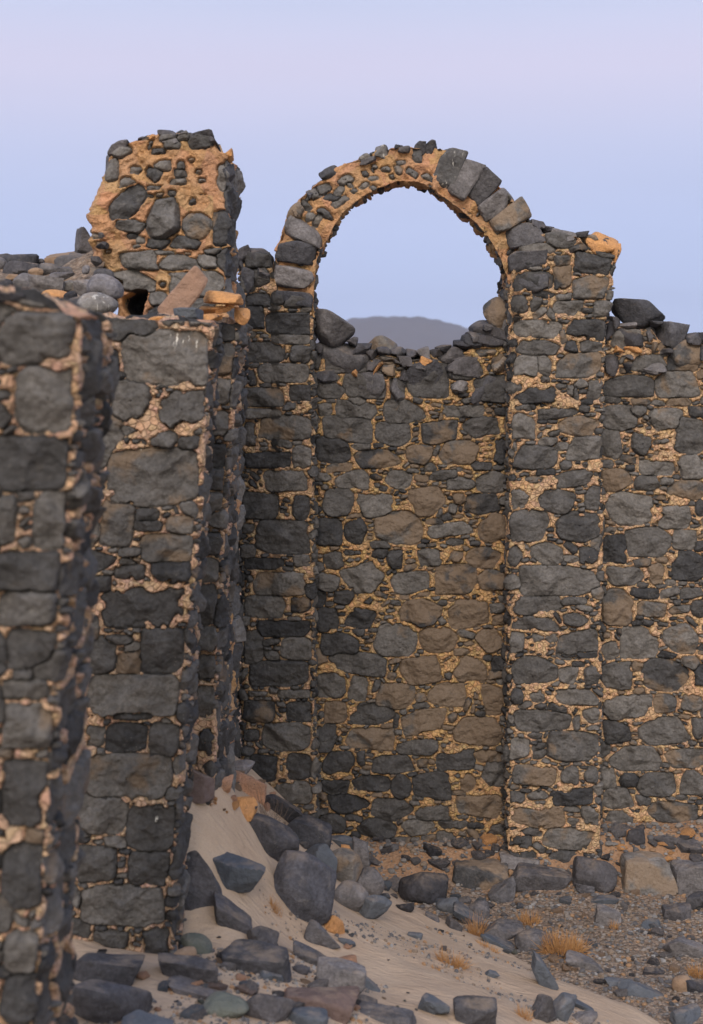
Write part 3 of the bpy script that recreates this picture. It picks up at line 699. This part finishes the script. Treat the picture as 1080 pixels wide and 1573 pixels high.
for v in ((862,366,44,28,'g'),(890,362,24,12,'d'),(846,366,14,16,'g'),(826,345,24,16,'d')): prock('crest_stone', v[0], v[1], v[2], v[3], 13.65, v[4], int(v[0]), 'x', depth=.34, parent=ar)
for v in ((922,377,58,40,'o',14),(899,371,36,22,'b',0),(938,398,18,46,'o',6)): prock('mortar_block', v[0], v[1], v[2], v[3], 13.74, v[4], int(v[0])+3, 'b', rot=v[5], depth=.5, parent=ar, n=16, nz=1.8)

# coping rows laid dry on the two walls
def coping(parent, Y, rows):
    for q, v in enumerate(rows):
        a = v.split(); px, py, w, h = map(float, a[:4]); code = a[4] if len(a) > 4 else 'g'; rot = float(a[5]) if len(a) > 5 else random.uniform(-5, 5)
        prock('coping_stone', px, py, w*1.05, h*1.08+5, Y, code, int(px*7+py), 'b' if w/h > 2.2 or q % 3 == 0 else 'a', rot, depth=.34+.1*random.random(), parent=parent, n=11)
coping(wm, 13.98, '''529 553 82 44 g 6|503 580 45 18 g|560 593 66 38 g 4|488 538 20 16 d|485 556 14 28 g|661 583 72 55 g|694 547 51 22 d|714 568 56 32 d|753 596 66 45 g|769 558 36 32 b|747 524 74 20 d|747 542 46 11 b|768 482 46 44 b -35|774 504 40 26 g|752 508 60 26 d 4|728 526 44 22 g -8|649 544 22 19 g|621 555 24 12 d|590 541 26 12 d|605 551 20 12 g|570 546 26 12 d|634 543 20 10 d|669 544 20 12 g|556 537 30 14 d|612 540 26 10 g|680 536 24 8 d|742 507 20 10 d|728 518 26 12 g|711 530 30 12 d|690 572 16 16 d|609 598 24 40 g -12|574 560 22 16 d|640 563 26 14 g|598 566 22 16 b|620 575 24 14 d|541 525 18 10 d|706 595 26 20 g|578 566 20 16 o|655 553 26 12 o|545 572 12 10 o'''.split('|'))
coping(ww, 14.0, '''966 521 55 31 d 2|998 513 18 18 g|1030 516 49 38 g 12|1053 548 62 46 b 5|1066 520 30 14 g|960 502 28 7 g|940 497 22 18 d|931 510 18 32 d|997 560 64 32 g 4|1000 536 12 16 b|1022 541 28 10 d|1100 530 50 30 g|1150 528 60 30 g|1210 550 70 30 d|1270 555 60 34 g|938 559 25 32 d|1004 498 22 6 g|965 536 30 8 o|946 538 16 12 o|962 549 20 10 g|958 563 14 22 d|1080 540 24 22 g'''.split('|'))
coping(ar, 13.62, '''396 398 48 26 d|378 392 20 26 d|401 424 28 32 g|381 434 22 38 g|372 402 16 20 g'''.split('|'))

# buttresses and blocks of the left side wall
SIDE = [(.34, .55, 400, .12), (.15, .30, 260, .14), (.06, .14, 300, .10), (.04, .08, 200, .08)]
b1 = empty('stone_pillar', (-1.4, 6, -3.3), 'nearest dark stone pillar, blurred and cut by the left edge of the photo', 'pillar')
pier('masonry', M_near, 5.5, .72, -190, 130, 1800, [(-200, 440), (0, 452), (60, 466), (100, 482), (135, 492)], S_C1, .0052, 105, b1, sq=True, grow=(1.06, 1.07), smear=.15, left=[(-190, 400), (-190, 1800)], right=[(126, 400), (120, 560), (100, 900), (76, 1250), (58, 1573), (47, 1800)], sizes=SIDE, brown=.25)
b2 = empty('stone_pillar', (-1.3, 8.7, -3.5), 'tall leaning basalt pillar with large stones and pinkish mortar, second from the left', 'pillar')
pier('masonry', M_near, 8.5, .55, 70, 324, 1560, [(60, 486), (200, 490), (240, 492), (330, 496)], S_C2, .0066, 106, b2, sq=True, grow=(1.06, 1.07), smear=.15, left=[(70, 400), (40, 1560)], right=[(326, 400), (325, 520), (312, 700), (296, 900), (284, 1100), (272, 1300), (263, 1560)], sizes=SIDE, brown=.3, marks=[(272,522,22,3),(281,528,16,2),(302,530,20,3),(262,515,10,2),(268,530,14,2),(290,520,10,2),(216,690,8,2),(240,1260,10,5)])
b3 = empty('stone_pillar', (-1.1, 10, -3), 'narrow basalt pillar half hidden behind the second pillar from the left', 'pillar')
pier('masonry', M_near, 9.8, 1.0, 225, 368, 1300, [(220, 494), (300, 494), (368, 497)], S_C3, .0070, 107, b3, sq=True, grow=(1.06, 1.07), smear=.15, left=[(225, 400), (215, 1300)], right=[(369, 400), (367, 510), (356, 650), (345, 780), (336, 1000), (328, 1170), (326, 1300)], sizes=SIDE, brown=.3)
tw = empty('broken_tower', (-1.4, 11.4, -3), 'tall broken masonry stub with exposed orange mortar core, left of the arch', 'ruin')
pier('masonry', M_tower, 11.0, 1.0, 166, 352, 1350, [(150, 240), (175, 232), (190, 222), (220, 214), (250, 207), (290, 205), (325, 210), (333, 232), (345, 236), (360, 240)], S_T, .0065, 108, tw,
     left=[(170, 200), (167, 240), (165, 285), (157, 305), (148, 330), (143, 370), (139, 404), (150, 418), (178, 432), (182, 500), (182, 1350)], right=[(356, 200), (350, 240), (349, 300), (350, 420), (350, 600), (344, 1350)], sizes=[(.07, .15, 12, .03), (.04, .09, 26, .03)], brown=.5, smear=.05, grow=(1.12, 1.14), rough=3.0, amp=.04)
for v in ((157,377,18,12,'d'),(155,362,11,9,'g'),(149,402,16,16,'d'),(176,216,0,0,'d')):
    if v[2]: prock('core_stone', v[0], v[1], v[2], v[3], 10.90, v[4], int(v[0]), 'a', 0, depth=.12, parent=tw, n=7)
for v in ((259,208,30,15,'d'),(309,215,44,22,'d'),(284,209,22,13,'g'),(218,216,14,10,'d'),(184,231,34,24,'d'),(173,258,18,44,'g'),(263,220,30,14,'g'),(330,222,14,18,'d'),(178,282,16,24,'g'),(240,213,16,10,'o'),(348,240,22,18,'o'),(349,270,24,40,'g')):
    prock('crest_stone', v[0], v[1], v[2], v[3], 11.12, v[4], int(v[0]*5), 'a' if v[2] < 30 else 'x', random.uniform(-8, 8), depth=.3, parent=tw, n=9)
sw = empty('side_wall', (-1.7, 12.5, -3), 'dark side wall between the broken tower and the arch, seen edge on', 'wall')
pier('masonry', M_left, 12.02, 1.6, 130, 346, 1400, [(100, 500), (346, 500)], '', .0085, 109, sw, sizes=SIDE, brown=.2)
cw = empty('collapsed_wall', (-2.6, 11.5, -3), 'low collapsed wall buried under a heap of dark rubble at the left', 'wall')
pier('masonry', M_near, 9.6, 3.2, -300, 172, 1350, [(-400, 470), (0, 486), (160, 492), (250, 500)], '', .02, 110, cw, sizes=SIDE[:2], brown=.3)
def heap():
    # rubble slope rising behind the pillars
    xs = np.arange(-3.6, -1.86, .03); ys = np.arange(9.7, 12.9, .03); X, Y = np.meshgrid(xs, ys)
    Z = heap_z(X, Y)
    o = link('rubble_bed', mk('rubble_bed', np.stack([X, Y, Z], -1).reshape(-1, 3), gridfaces(len(ys), len(xs))), MG, cw)
def heap_z(X, Y):
    py = 560-Z_(0, 1)*0
    crest = np.interp(X, [-4, -2.9, -2.3, -2.0, -1.7, -1.3], [.72, .76, .80, .95, 1.0, .8])
    return .30+(crest-.30)*sstep(9.7, 11.7, Y)-.4*sstep(12.2, 12.9, Y)+.06*fbm(X*4, Y*4, 0, 41, 3)
heap()
# ------------------------------------------------------------------ loose boulders on the ruins
def T(o, label, cat='rock', group=None): return tag(o, label, cat, group)
T(prock('boulder', 513, 505, 66, 56, 13.9, 'g', 11, 'b', 5, depth=.42, n=14), 'big rounded grey boulder on the low wall beside the left pier of the arch', 'boulder')
T(prock('boulder', 981, 482, 82, 42, 14.05, 'g', 12, 'b', 4, depth=.4, n=14), 'flat-topped oval boulder balanced on the wall right of the square pier', 'boulder')
T(rock('boulder', (X_(588, 14.25), 14.25, Z_(534, 14.25)), (.30, .34, .24), 31, RK['b'], 'b'), 'small brown mound-shaped rock on the wall top, seen against the foot of the distant hill', 'rock')
T(prock('boulder', 147, 472, 66, 48, 9.45, 'w', 14, 'r', -8, depth=.32, n=14), 'rounded grey boulder with white bird droppings left of the dark hole', 'boulder')
T(prock('boulder', 162, 441, 58, 40, 9.95, 'l', 15, 'r', 4, depth=.3, n=12), 'grey boulder resting just above the one streaked with bird droppings', 'boulder')
T(prock('stone_slab', 284, 454, 38, 94, 9.5, 'R', 16, 'x', 40, depth=.16, n=12), 'pinkish stone slab leaning diagonally in front of the broken tower', 'slab')
T(prock('stone_block', 289, 482, 44, 18, 9.35, 'u', 17, 'x', 2, depth=.18), 'small blue-grey block lying at the foot of the leaning pink slab', 'rock')
T(prock('mortar_block', 343, 458, 62, 20, 9.75, 'o', 18, 's', 4, depth=.3, n=12, nz=1.5), 'flat orange mortar slab beside the leaning pink slab', 'mortar block')
T(prock('mortar_block', 372, 486, 24, 28, 9.8, 'o', 19, 'a', 0, n=10), 'orange mortar lump perched on the pillar corner right of the pink slab', 'mortar block')
T(prock('mortar_block', 255, 494, 60, 16, 8.75, 'o', 20, 's', 0, depth=.3, n=12, nz=1.6), 'crumbling orange mortar crust on top of the second pillar', 'mortar block')
T(prock('mortar_block', 318, 488, 50, 12, 9.6, 'o', 23, 's', -4, depth=.3, n=10, nz=1.6), 'thin orange mortar pieces under the leaning pink slab', 'mortar block')
T(prock('mortar_block', 312, 499, 34, 16, 8.7, 'p', 24, 's', 3, depth=.2, n=10, nz=1.6), 'pinkish mortar crust at the right corner of the second pillar top', 'mortar block')
T(prock('mortar_block', 62, 474, 160, 24, 5.75, 'p', 21, 's', 12, depth=.45, n=16, nz=1.3), 'pinkish mortar ridge sloping along the top of the nearest pillar', 'mortar block')
T(prock('stone_slab', 14, 458, 62, 20, 5.6, 'd', 22, 's', 6, depth=.3), 'dark flat stone on top of the nearest pillar at the left edge', 'slab')
for v in ((322,477,34,14),(343,476,24,12),(352,470,16,12),(300,494,26,10),(332,488,20,10)):
    T(prock('mortar_fragment', v[0], v[1], v[2], v[3], 9.7, 'o', int(v[0]), 'a', 0, n=7), 'small orange mortar fragment lying among the rubble in front of the tower', 'mortar fragment', 'orange fragments in front of the tower')
for i, v in enumerate(((131,373,30,42,'d',11.6),(124,418,66,50,'g',11.4),(98,402,50,26,'k',11.7),(28,403,56,22,'g',11.5),(30,415,54,26,'d',11.2),(36,434,30,26,'g',10.8),(72,442,52,30,'g',10.6),(74,414,30,18,'g',11.2),(100,418,24,16,'d',11.0),(132,414,11,13,'l',10.7),(90,427,44,18,'d',10.9),(5,438,26,18,'d',10.6),(18,426,18,10,'k',10.9),(55,418,22,12,'k',11.1),(110,440,26,16,'b',10.6),(60,402,16,8,'g',11.6),(8,400,30,18,'d',11.8),(92,455,50,16,'o',10.3),(70,462,60,14,'o',10.2),(108,455,20,14,'d',10.2),(50,450,24,14,'g',10.3),(-20,410,60,34,'g',11.4),(-60,425,60,40,'g',11.2),(120,400,30,20,'g',11.5),(20,452,30,16,'k',10.2),(145,420,30,16,'b',10.9),(138,446,44,30,'g',10.1),(122,470,40,26,'d',9.8),(100,478,40,22,'g',9.7),(160,424,30,20,'g',10.5))):
    T(prock('rubble_stone', v[0], v[1], v[2]*1.1, v[3]*1.15, v[5], v[4], 300+i, 'r' if i % 2 else 'a', random.uniform(-10, 10), n=9), 'stone in the rubble heap left of the broken tower', 'rock', 'rubble stones heaped left of the tower')

# ------------------------------------------------------------------ rocks on the ground
GR = '''413 1284 94 60 d b 8|angular dark blue-black rock on the sand below the dry twigs
468 1279 84 48 g s 14|long grey slab lying behind the angular blue-black rock
463 1363 98 110 l b 10|largest rounded grey boulder with pale specks in the middle of the sand slope
488 1322 60 60 u a 0|bluish grey rock wedged behind the largest boulder
524 1330 62 62 b b 35|brownish wedge-shaped rock right of the largest boulder
539 1377 56 48 g r 5|rounded grey rock at the right foot of the largest boulder
574 1396 42 46 u a 30|pointed blue-grey rock below the cluster around the largest boulder
566 1354 50 46 g r 15|smooth grey rock at the right end of the boulder cluster
555 1311 26 52 g s 0|upright narrow slab standing beside the boulder cluster
528 1296 46 26 u s 25|bluish flat rock topping the boulder cluster
302 1352 62 92 d a -15|tall dark rock leaning against the second pillar on the sand
356 1340 88 56 u a 20|triangular blue-grey slab sunk in the sand beside the tall dark rock
354 1409 84 30 d s 38|long dark rock pointing downhill below the triangular slab
402 1441 48 34 d b 20|dark wedge at the lower end of the long dark rock
300 1450 56 32 v r 8|smooth greenish cobble near the foot of the second pillar
284 1466 36 22 k r 0|small dusty cobble just below the smooth greenish one
396 1475 114 50 g s 12|broad grey slab at the bottom centre left of the sand slope
413 1498 46 18 u s 6|thin blue-grey stone in front of the broad grey slab
478 1470 68 26 g s 20|flat oval grey stone on the sand right of the broad slab
494 1438 60 32 g s 35|grey stone with white patches below the largest boulder
533 1449 28 15 u a 0|small bright blue-grey stone on the open sand
462 1490 26 15 d r 20|small dark pebble under the flat oval stone
523 1507 74 54 g b 5|blocky grey rock casting a point to the right on the lower sand
567 1513 38 18 u s 35|thin stone fragment just right of the blocky grey rock
560 1540 40 20 d a 0|small dark stone below the blocky grey rock
666 1547 48 30 u a 10|flat dark blue stone near the bottom edge at centre
729 1553 66 52 g b 0|grey domed rock at the bottom edge right of centre
346 1547 72 36 v r 4|smooth olive green cobble at the bottom left
411 1548 74 46 d b 10|dark rock beside the olive green cobble
490 1536 116 44 r s 10|wide purplish grey slab at the bottom edge
472 1565 64 32 u r 0|bluish rounded rock at the bottom edge below the purplish slab
288 1492 100 46 d s 10|dark flat slab at the foot of the second pillar
306 1521 100 22 d s 8|thin dark slab below the dark flat slab near the second pillar
592 1562 96 22 g s 12|long low grey stone on the bottom edge near centre
428 1238 74 34 d s 35|dark smooth rock behind the dry twigs near the wall
297 1204 70 54 r s 15|reddish grey slab on top of the sand drift by the pillars
368 1178 46 20 l s 2|pale flat slab at the crest of the sand drift
382 1205 62 34 p a 15|pinkish orange mortar chunk at the crest of the sand drift
376 1240 40 30 o a 0|crumbly orange mortar lump below the pinkish chunk
345 1205 26 26 p a 0|small pink mortar lump left of the larger pinkish chunk
534 1308 20 22 o a 0|small orange lump on top of the boulder cluster
514 1422 36 30 o a 10|sandy orange lump right below the largest boulder
650 1366 72 52 d b 10|dark blue angular rock on the rubble left of the gravel flat
688 1391 36 26 u r 0|smooth blue-grey rock right of the dark angular rock
158 1487 112 58 d s 14|dark slab at the foot of the pillars, upper one at the bottom left
166 1540 128 74 d b 12|large dark blurred rock in the bottom left corner
100 1590 90 60 d a 0|dark rock at the very bottom by the nearest pillar
225 1580 80 36 u a 0|bluish rock on the bottom edge right of the large blurred rock
737 1346 86 42 b x 2|rectangular foundation stone with a sandy face left of the right pier
829 1347 90 36 d x 8|long dark foundation stone under the right pier
914 1347 64 54 d b 8|dark rounded foundation stone at the right corner of the right pier
995 1346 80 64 b x 2|large tan square-faced foundation stone right of the pier
1070 1348 74 52 g x 0|grey foundation stone at the right edge of the photo
799 1319 66 22 g x 2|flat stone at the left foot of the right pier above the long dark one
775 1373 46 32 g a -20|tilted grey stone in front of the rectangular foundation stone
735 1399 34 28 d r 0|dark rounded stone on the left of the gravel flat
773 1431 60 26 g b 5|dusty grey rock left of the orange bush
822 1446 62 36 g r 10|smooth grey rock touching the orange bush
933 1408 42 34 g x 0|square-ish grey rock on the gravel flat
897 1364 34 20 l s 20|pale flat stone at the foot of the right pier
924 1382 48 14 u s 4|thin bluish slab on the gravel at the foot of the pier
976 1286 30 28 d a 0|dark rock perched on the rubble bank right of the pier
1056 1300 48 28 d a 5|dark jagged rock on the rubble bank near the right edge
1018 1291 34 20 d a 0|dark rock on the rubble bank between two others
1040 1403 42 28 d a 0|dark rock on the gravel near the right edge
1072 1386 38 32 g a 0|grey rock on the right edge of the gravel flat
1054 1457 62 26 g s 20|long grey slab tilted into the gravel at the right edge
830 1492 30 56 u s -40|dark blue pointed slab standing on the crest of the sand
897 1478 64 18 g s 18|long flat grey stone in the gravel right of the pointed slab
986 1523 74 22 u s 22|bluish slab half buried in sand at the lower right
948 1509 40 12 u s 8|thin blue stone left of the bluish slab at the lower right
1003 1492 36 12 d s 0|thin dark stone above the bluish slab at the lower right
1048 1511 32 28 k r 0|round pinkish tan stone at the lower right
1066 1516 30 22 d a 0|dark stone right of the round pinkish one
836 1550 36 50 g a -20|left half of a split grey rock near the bottom edge
864 1550 34 48 u a 25|right half of a split grey rock near the bottom edge
890 1544 50 14 u s 32|thin blue stone right of the split rock
898 1566 38 24 g a 0|small grey rock on the bottom edge right of the split rock
1056 1562 56 30 u a 0|blue-grey rock in the bottom right corner
637 1437 24 10 u s 10|small flat blue stone on bare sand left of the dry tuft
756 1497 22 11 u s 20|small flat stone on bare sand right of the dry tuft
664 1409 26 9 d s 20|small dark sliver on the sand crest
698 1422 30 14 d s 35|dark wedge on the sand crest above the dry tuft
725 1410 70 16 u s 32|long bluish slab following the sand crest, upper one
765 1447 64 14 u s 22|long bluish slab following the sand crest, lower one
1000 1420 30 16 u a 0|small blue-grey stone on the gravel right of the square-ish rock'''
nm = {'b': 'boulder', 'a': 'rock', 'r': 'boulder', 's': 'stone_slab', 'x': 'stone_block'}
for i, ln in enumerate(GR.split('\n')):
    a, lab = ln.split('|'); v = a.split(); px, py, w, h = map(float, v[:4]); code, shp, rt = v[4], v[5], float(v[6])
    Yc = hit(px, py+h*.40); k = Yc/F; d = max(w, h)*k*(.75 if shp != 's' else .6); Yc += d*.28
    k = Yc/F
    a_ = abs(R(rt)); 
    name = 'mortar_block' if code in 'op' else nm[shp]
    o = prock(name, px, py+h*.06, w*1.02, h*1.08, Yc, code, 500+i*7, shp, rt, depth=d, n=18 if w > 40 else 11)
    T(o, lab, 'mortar block' if code in 'op' else ('slab' if shp == 's' else 'rock'))
# scattered small stones: shared mesh data
protos = {}
def small(px, py, w, code, lab, group, cat='rock'):
    key = (code, random.randrange(6))
    if key not in protos:
        P, Fc = rock_pts(900+len(protos), (1, .85, .6), 9, 'a' if key[1] % 3 else 's'); me = mk('small_stone', P, Fc); me.set_sharp_from_angle(angle=R(32)); me.materials.append(RK[code]); protos[key] = me
    Yc = hit(px, py); k = Yc/F; s = w*k
    o = bpy.data.objects.new('small_stone' if code not in 'op' else 'mortar_fragment', protos[key]); COL.objects.link(o)
    X = X_(px, Yc); z = float(surf_z(np.array([X]), np.array([Yc]))[0])
    o.location = (X, Yc, z+s*.10); o.scale = (s, s, s*random.uniform(.6, 1.1)); o.rotation_euler = (random.uniform(-.3, .3), random.uniform(-.3, .3), random.uniform(0, 6.28))
    tag(o, lab, cat, group)
random.seed(3)
for i in range(95):
    px = random.uniform(700, 1078); y0 = np.interp(px, [600, 700, 830, 930, 1010, 1080], [1380, 1425, 1490, 1535, 1560, 1560]); py = random.uniform(1372, y0-4)
    small(px, py, random.choice([6, 8, 9, 11, 13, 16, 20]), random.choice('dgguuk'), 'small stone lying loose on the gravel flat in front of the right pier', 'small stones on the gravel flat')
for i in range(85):
    px = random.uniform(560, 1078); y0 = 1282 if px < 780 else 1272
    if 785 < px < 925: continue
    small(px, random.uniform(y0, 1330), random.choice([9, 12, 15, 19, 24, 30]), random.choice('dddgo'), 'loose piece of rubble on the bank at the foot of the back wall', 'rubble along the foot of the back wall')
for i in range(90):
    px = random.uniform(270, 900); py = random.uniform(1430, 1570)
    if px > 560 and random.random() < .75: continue
    small(px, py, random.choice([5, 6, 8, 10, 14]), random.choice('dguuvk'), 'small stone scattered on the sand slope', 'small stones on the sand slope')
for i in range(26):
    small(random.uniform(285, 440), random.uniform(1180, 1250), random.choice([7, 10, 14, 18]), random.choice('popok'), 'small mortar fragment at the crest of the sand drift', 'mortar fragments on the drift crest', 'mortar fragment')
for i in range(30):
    small(random.uniform(110, 300), random.uniform(1440, 1570), random.choice([8, 12, 16, 22]), random.choice('dgpku'), 'small stone at the foot of the two near pillars', 'small stones by the near pillars')
for i in range(34):
    small(random.uniform(275, 560), random.uniform(1450, 1568), random.choice([18, 22, 28, 36]), random.choice('ddguurp'), 'mid-sized broken stone in the rubble at the lower left of the sand slope', 'broken stones at the lower left')
for i in range(24):
    px = random.uniform(440, 720); small(px, np.interp(px, [440, 600, 720], [1290, 1380, 1425])+random.uniform(-22, 10), random.choice([12, 16, 22, 30]), random.choice('ddguo'), 'broken stone along the crest where the sand meets the wall rubble', 'broken stones along the sand crest')
def pebbles():
    r = np.random.default_rng(5); V, Fc = cubesphere(2); NP = 9000
    out = []; fo = []; m = 0; cnt = 0
    xs = r.uniform(-1.2, 4.6, NP*3); ys = r.uniform(10.2, 13.85, NP*3)
    gz = ground_z(xs, ys); szz = sand_z(xs, ys); ok = (gz > szz+.005)
    xs, ys, gz = xs[ok][:NP], ys[ok][:NP], gz[ok][:NP]
    for x, y, z in zip(xs, ys, gz):
        s = .006+.022*r.random()**3
        if y > 13.3: s *= 1.5
        q = V*(1+r.uniform(-.25, .25, (len(V), 1)))*np.array([1, r.uniform(.6, 1), r.uniform(.4, .8)])*s
        out.append(q@rotm(0, 0, r.uniform(0, 6)).T+np.array([x, y, z+s*.3])); fo.append(Fc+cnt); cnt += len(V)
    # strip pebbles lying on the lower left sand
    xs = r.uniform(-1.4, .4, 2600); ys = r.uniform(7.4, 9.2, 2600); sz = sand_z(xs, ys)
    keep = noise(xs*2, ys*2, 0, 9) > -.02
    for x, y, z in zip(xs[keep], ys[keep], sz[keep]):
        s = .004+.012*r.random()**2
        q = V*(1+r.uniform(-.25, .25, (len(V), 1)))*s
        out.append(q+np.array([x, y, z+s*.2])); fo.append(Fc+cnt); cnt += len(V)
    xs = r.uniform(-1.2, 2.4, 9000); ys = r.uniform(7.6, 12.6, 9000); sz = sand_z(xs, ys)
    keep = (noise(xs*2.3, ys*2.3, 0, 19) > .24) & (sz > ground_z(xs, ys))
    for x, y, z in zip(xs[keep], ys[keep], sz[keep]):
        s = .003+.014*r.random()**3
        q = V*(1+r.uniform(-.25, .25, (len(V), 1)))*s
        out.append(q+np.array([x, y, z+s*.2])); fo.append(Fc+cnt); cnt += len(V)
    me = mk('gravel', np.concatenate(out), np.concatenate(fo), False)
    m_, nt, b = newmat('pebbles'); g = G(nt); P = g.coord()
    ge = g.N('ShaderNodeNewGeometry')
    rp = g.N('ShaderNodeValToRGB'); g.L(ge.outputs['Random Per Island'], rp.inputs[0]); e = rp.color_ramp.elements
    e[0].color = (.10, .10, .11, 1); e[1].color = (.38, .28, .19, 1); rp.color_ramp.interpolation = 'CONSTANT'
    for p_, c_ in ((.25, (.16, .155, .155)), (.45, (.22, .20, .19)), (.62, (.20, .16, .13)), (.78, (.28, .18, .11)), (.9, (.24, .24, .25))): k = e.new(p_); k.color = (*c_, 1)
    g.L(rp.outputs[0], b.inputs['Base Color']); b.inputs['Roughness'].default_value = .9
    o = link('gravel', me, m_); tag(o, 'fine grey and tan gravel spread at the foot of the walls', 'gravel', kind='stuff')
pebbles()
# ------------------------------------------------------------------ dry plants
def straw(name, c1, c2):
    m, nt, b = newmat(name); g = G(nt); ge = g.N('ShaderNodeNewGeometry')
    g.L(g.mix(ge.outputs['Random Per Island'], c1, c2), b.inputs['Base Color']); b.inputs['Roughness'].default_value = .8; return m
MB_, MT_ = straw('dry_orange_grass', (.34, .17, .07), (.55, .33, .15)), straw('grey_twigs', (.10, .08, .07), (.22, .17, .14))
def tuft(px, py, w, h, n, mat, name, lab, cat, seed, th=.0022, spread=.9):
    r = np.random.default_rng(seed); Yc = hit(px, py+h/2); k = Yc/F; X0 = X_(px, Yc); V = []; Fc = []
    for i in range(n):
        a = r.uniform(0, 2*math.pi); rad = (r.random()**.6)*w*k*.38; bx, by = X0+rad*math.cos(a), Yc+rad*math.sin(a)*.6
        bz = float(surf_z(np.array([bx]), np.array([by]))[0])-.005
        ln = h*k*r.uniform(.5, 1.1); tilt = r.uniform(0, spread); ta = a+r.normal(0, .7)
        d = np.array([math.sin(tilt)*math.cos(ta), math.sin(tilt)*math.sin(ta), math.cos(tilt)])
        p = np.array([bx, by, bz]); prev = p; side = np.cross(d, [0, 1, .1]); side /= np.linalg.norm(side)+1e-6
        t0 = th*r.uniform(.6, 1.3); b0 = len(V)
        s2 = np.cross(d, side)
        for sgm in range(4):
            f = sgm/3; q = p+d*ln*f+np.array([0, 0, -.25*ln*f*f*tilt])+r.normal(0, ln*.03, 3)*(f > 0)
            tt = t0*(1-.8*f)
            for ang in range(3): V.append(q+(side*math.cos(ang*2.09)+s2*math.sin(ang*2.09))*tt)
        for sgm in range(3):
            for ang in range(3):
                A_ = b0+sgm*3+ang; B_ = b0+sgm*3+(ang+1) % 3; Fc.append((A_, B_, B_+3, A_+3))
    o = link(name, mk(name, np.array(V), Fc, True), mat); tag(o, lab, cat)
tuft(866, 1447, 74, 40, 420, MB_, 'dry_bush', 'orange brown dry bush on the gravel beside the smooth grey rock', 'dry bush', 1, .0034, 1.25)
tuft(812, 1408, 40, 24, 160, MB_, 'dry_grass', 'faint dry tuft on the gravel below the right pier', 'dry grass', 2)
tuft(732, 1420, 30, 34, 110, MB_, 'dry_grass', 'dry orange stalks just behind the sand crest', 'dry grass', 3)
tuft(694, 1468, 56, 30, 190, MB_, 'dry_grass', 'pale orange dry tuft alone on the open sand', 'dry grass', 4, .002, 1.2)
tuft(672, 1485, 24, 10, 50, MB_, 'dry_grass', 'tiny dry tuft just left of the tuft on the open sand', 'dry grass', 5, .002, 1.2)
tuft(1072, 1488, 40, 24, 160, MB_, 'dry_grass', 'dry orange tuft at the right edge of the gravel', 'dry grass', 6)
tuft(806, 1553, 26, 22, 70, MB_, 'dry_grass', 'short dry tuft beside the split rock at the bottom', 'dry grass', 7)
tuft(423, 1392, 24, 18, 60, MB_, 'dry_grass', 'dry stalks in the shade left of the largest boulder', 'dry grass', 8)
tuft(752, 1452, 50, 12, 90, MB_, 'dry_grass', 'low dry stalks along the sand crest left of the bush', 'dry grass', 9)
tuft(944, 1418, 16, 18, 40, MB_, 'dry_grass', 'small dry sprig beside the square-ish grey rock', 'dry grass', 10)
tuft(415, 1235, 50, 56, 60, MT_, 'dead_shrub', 'leafless grey twigs on the drift in front of the left pier', 'dead shrub', 11, .0016, .8)
# ------------------------------------------------------------------ air
def haze():
    x0, x1, y0, y1, z0, z1 = -900, 900, -30, 2900, -9, 140
    V = [(x, y, z) for x in (x0, x1) for y in (y0, y1) for z in (z0, z1)]
    Fc = [(0,1,3,2),(4,6,7,5),(0,4,5,1),(2,3,7,6),(0,2,6,4),(1,5,7,3)]
    m = bpy.data.materials.new('haze'); m.use_nodes = True; nt = m.node_tree; nt.nodes.clear()
    o_ = nt.nodes.new('ShaderNodeOutputMaterial'); v = nt.nodes.new('ShaderNodeVolumePrincipled'); nt.links.new(v.outputs[0], o_.inputs['Volume'])
    v.inputs['Color'].default_value = (.62, .70, .92, 1); v.inputs['Density'].default_value = .00022; v.inputs['Anisotropy'].default_value = .0
    o = link('haze', mk('haze', V, Fc, False), m); tag(o, 'thin bluish dusk haze', 'haze', kind='stuff')
HAZE = True
if HAZE: haze()
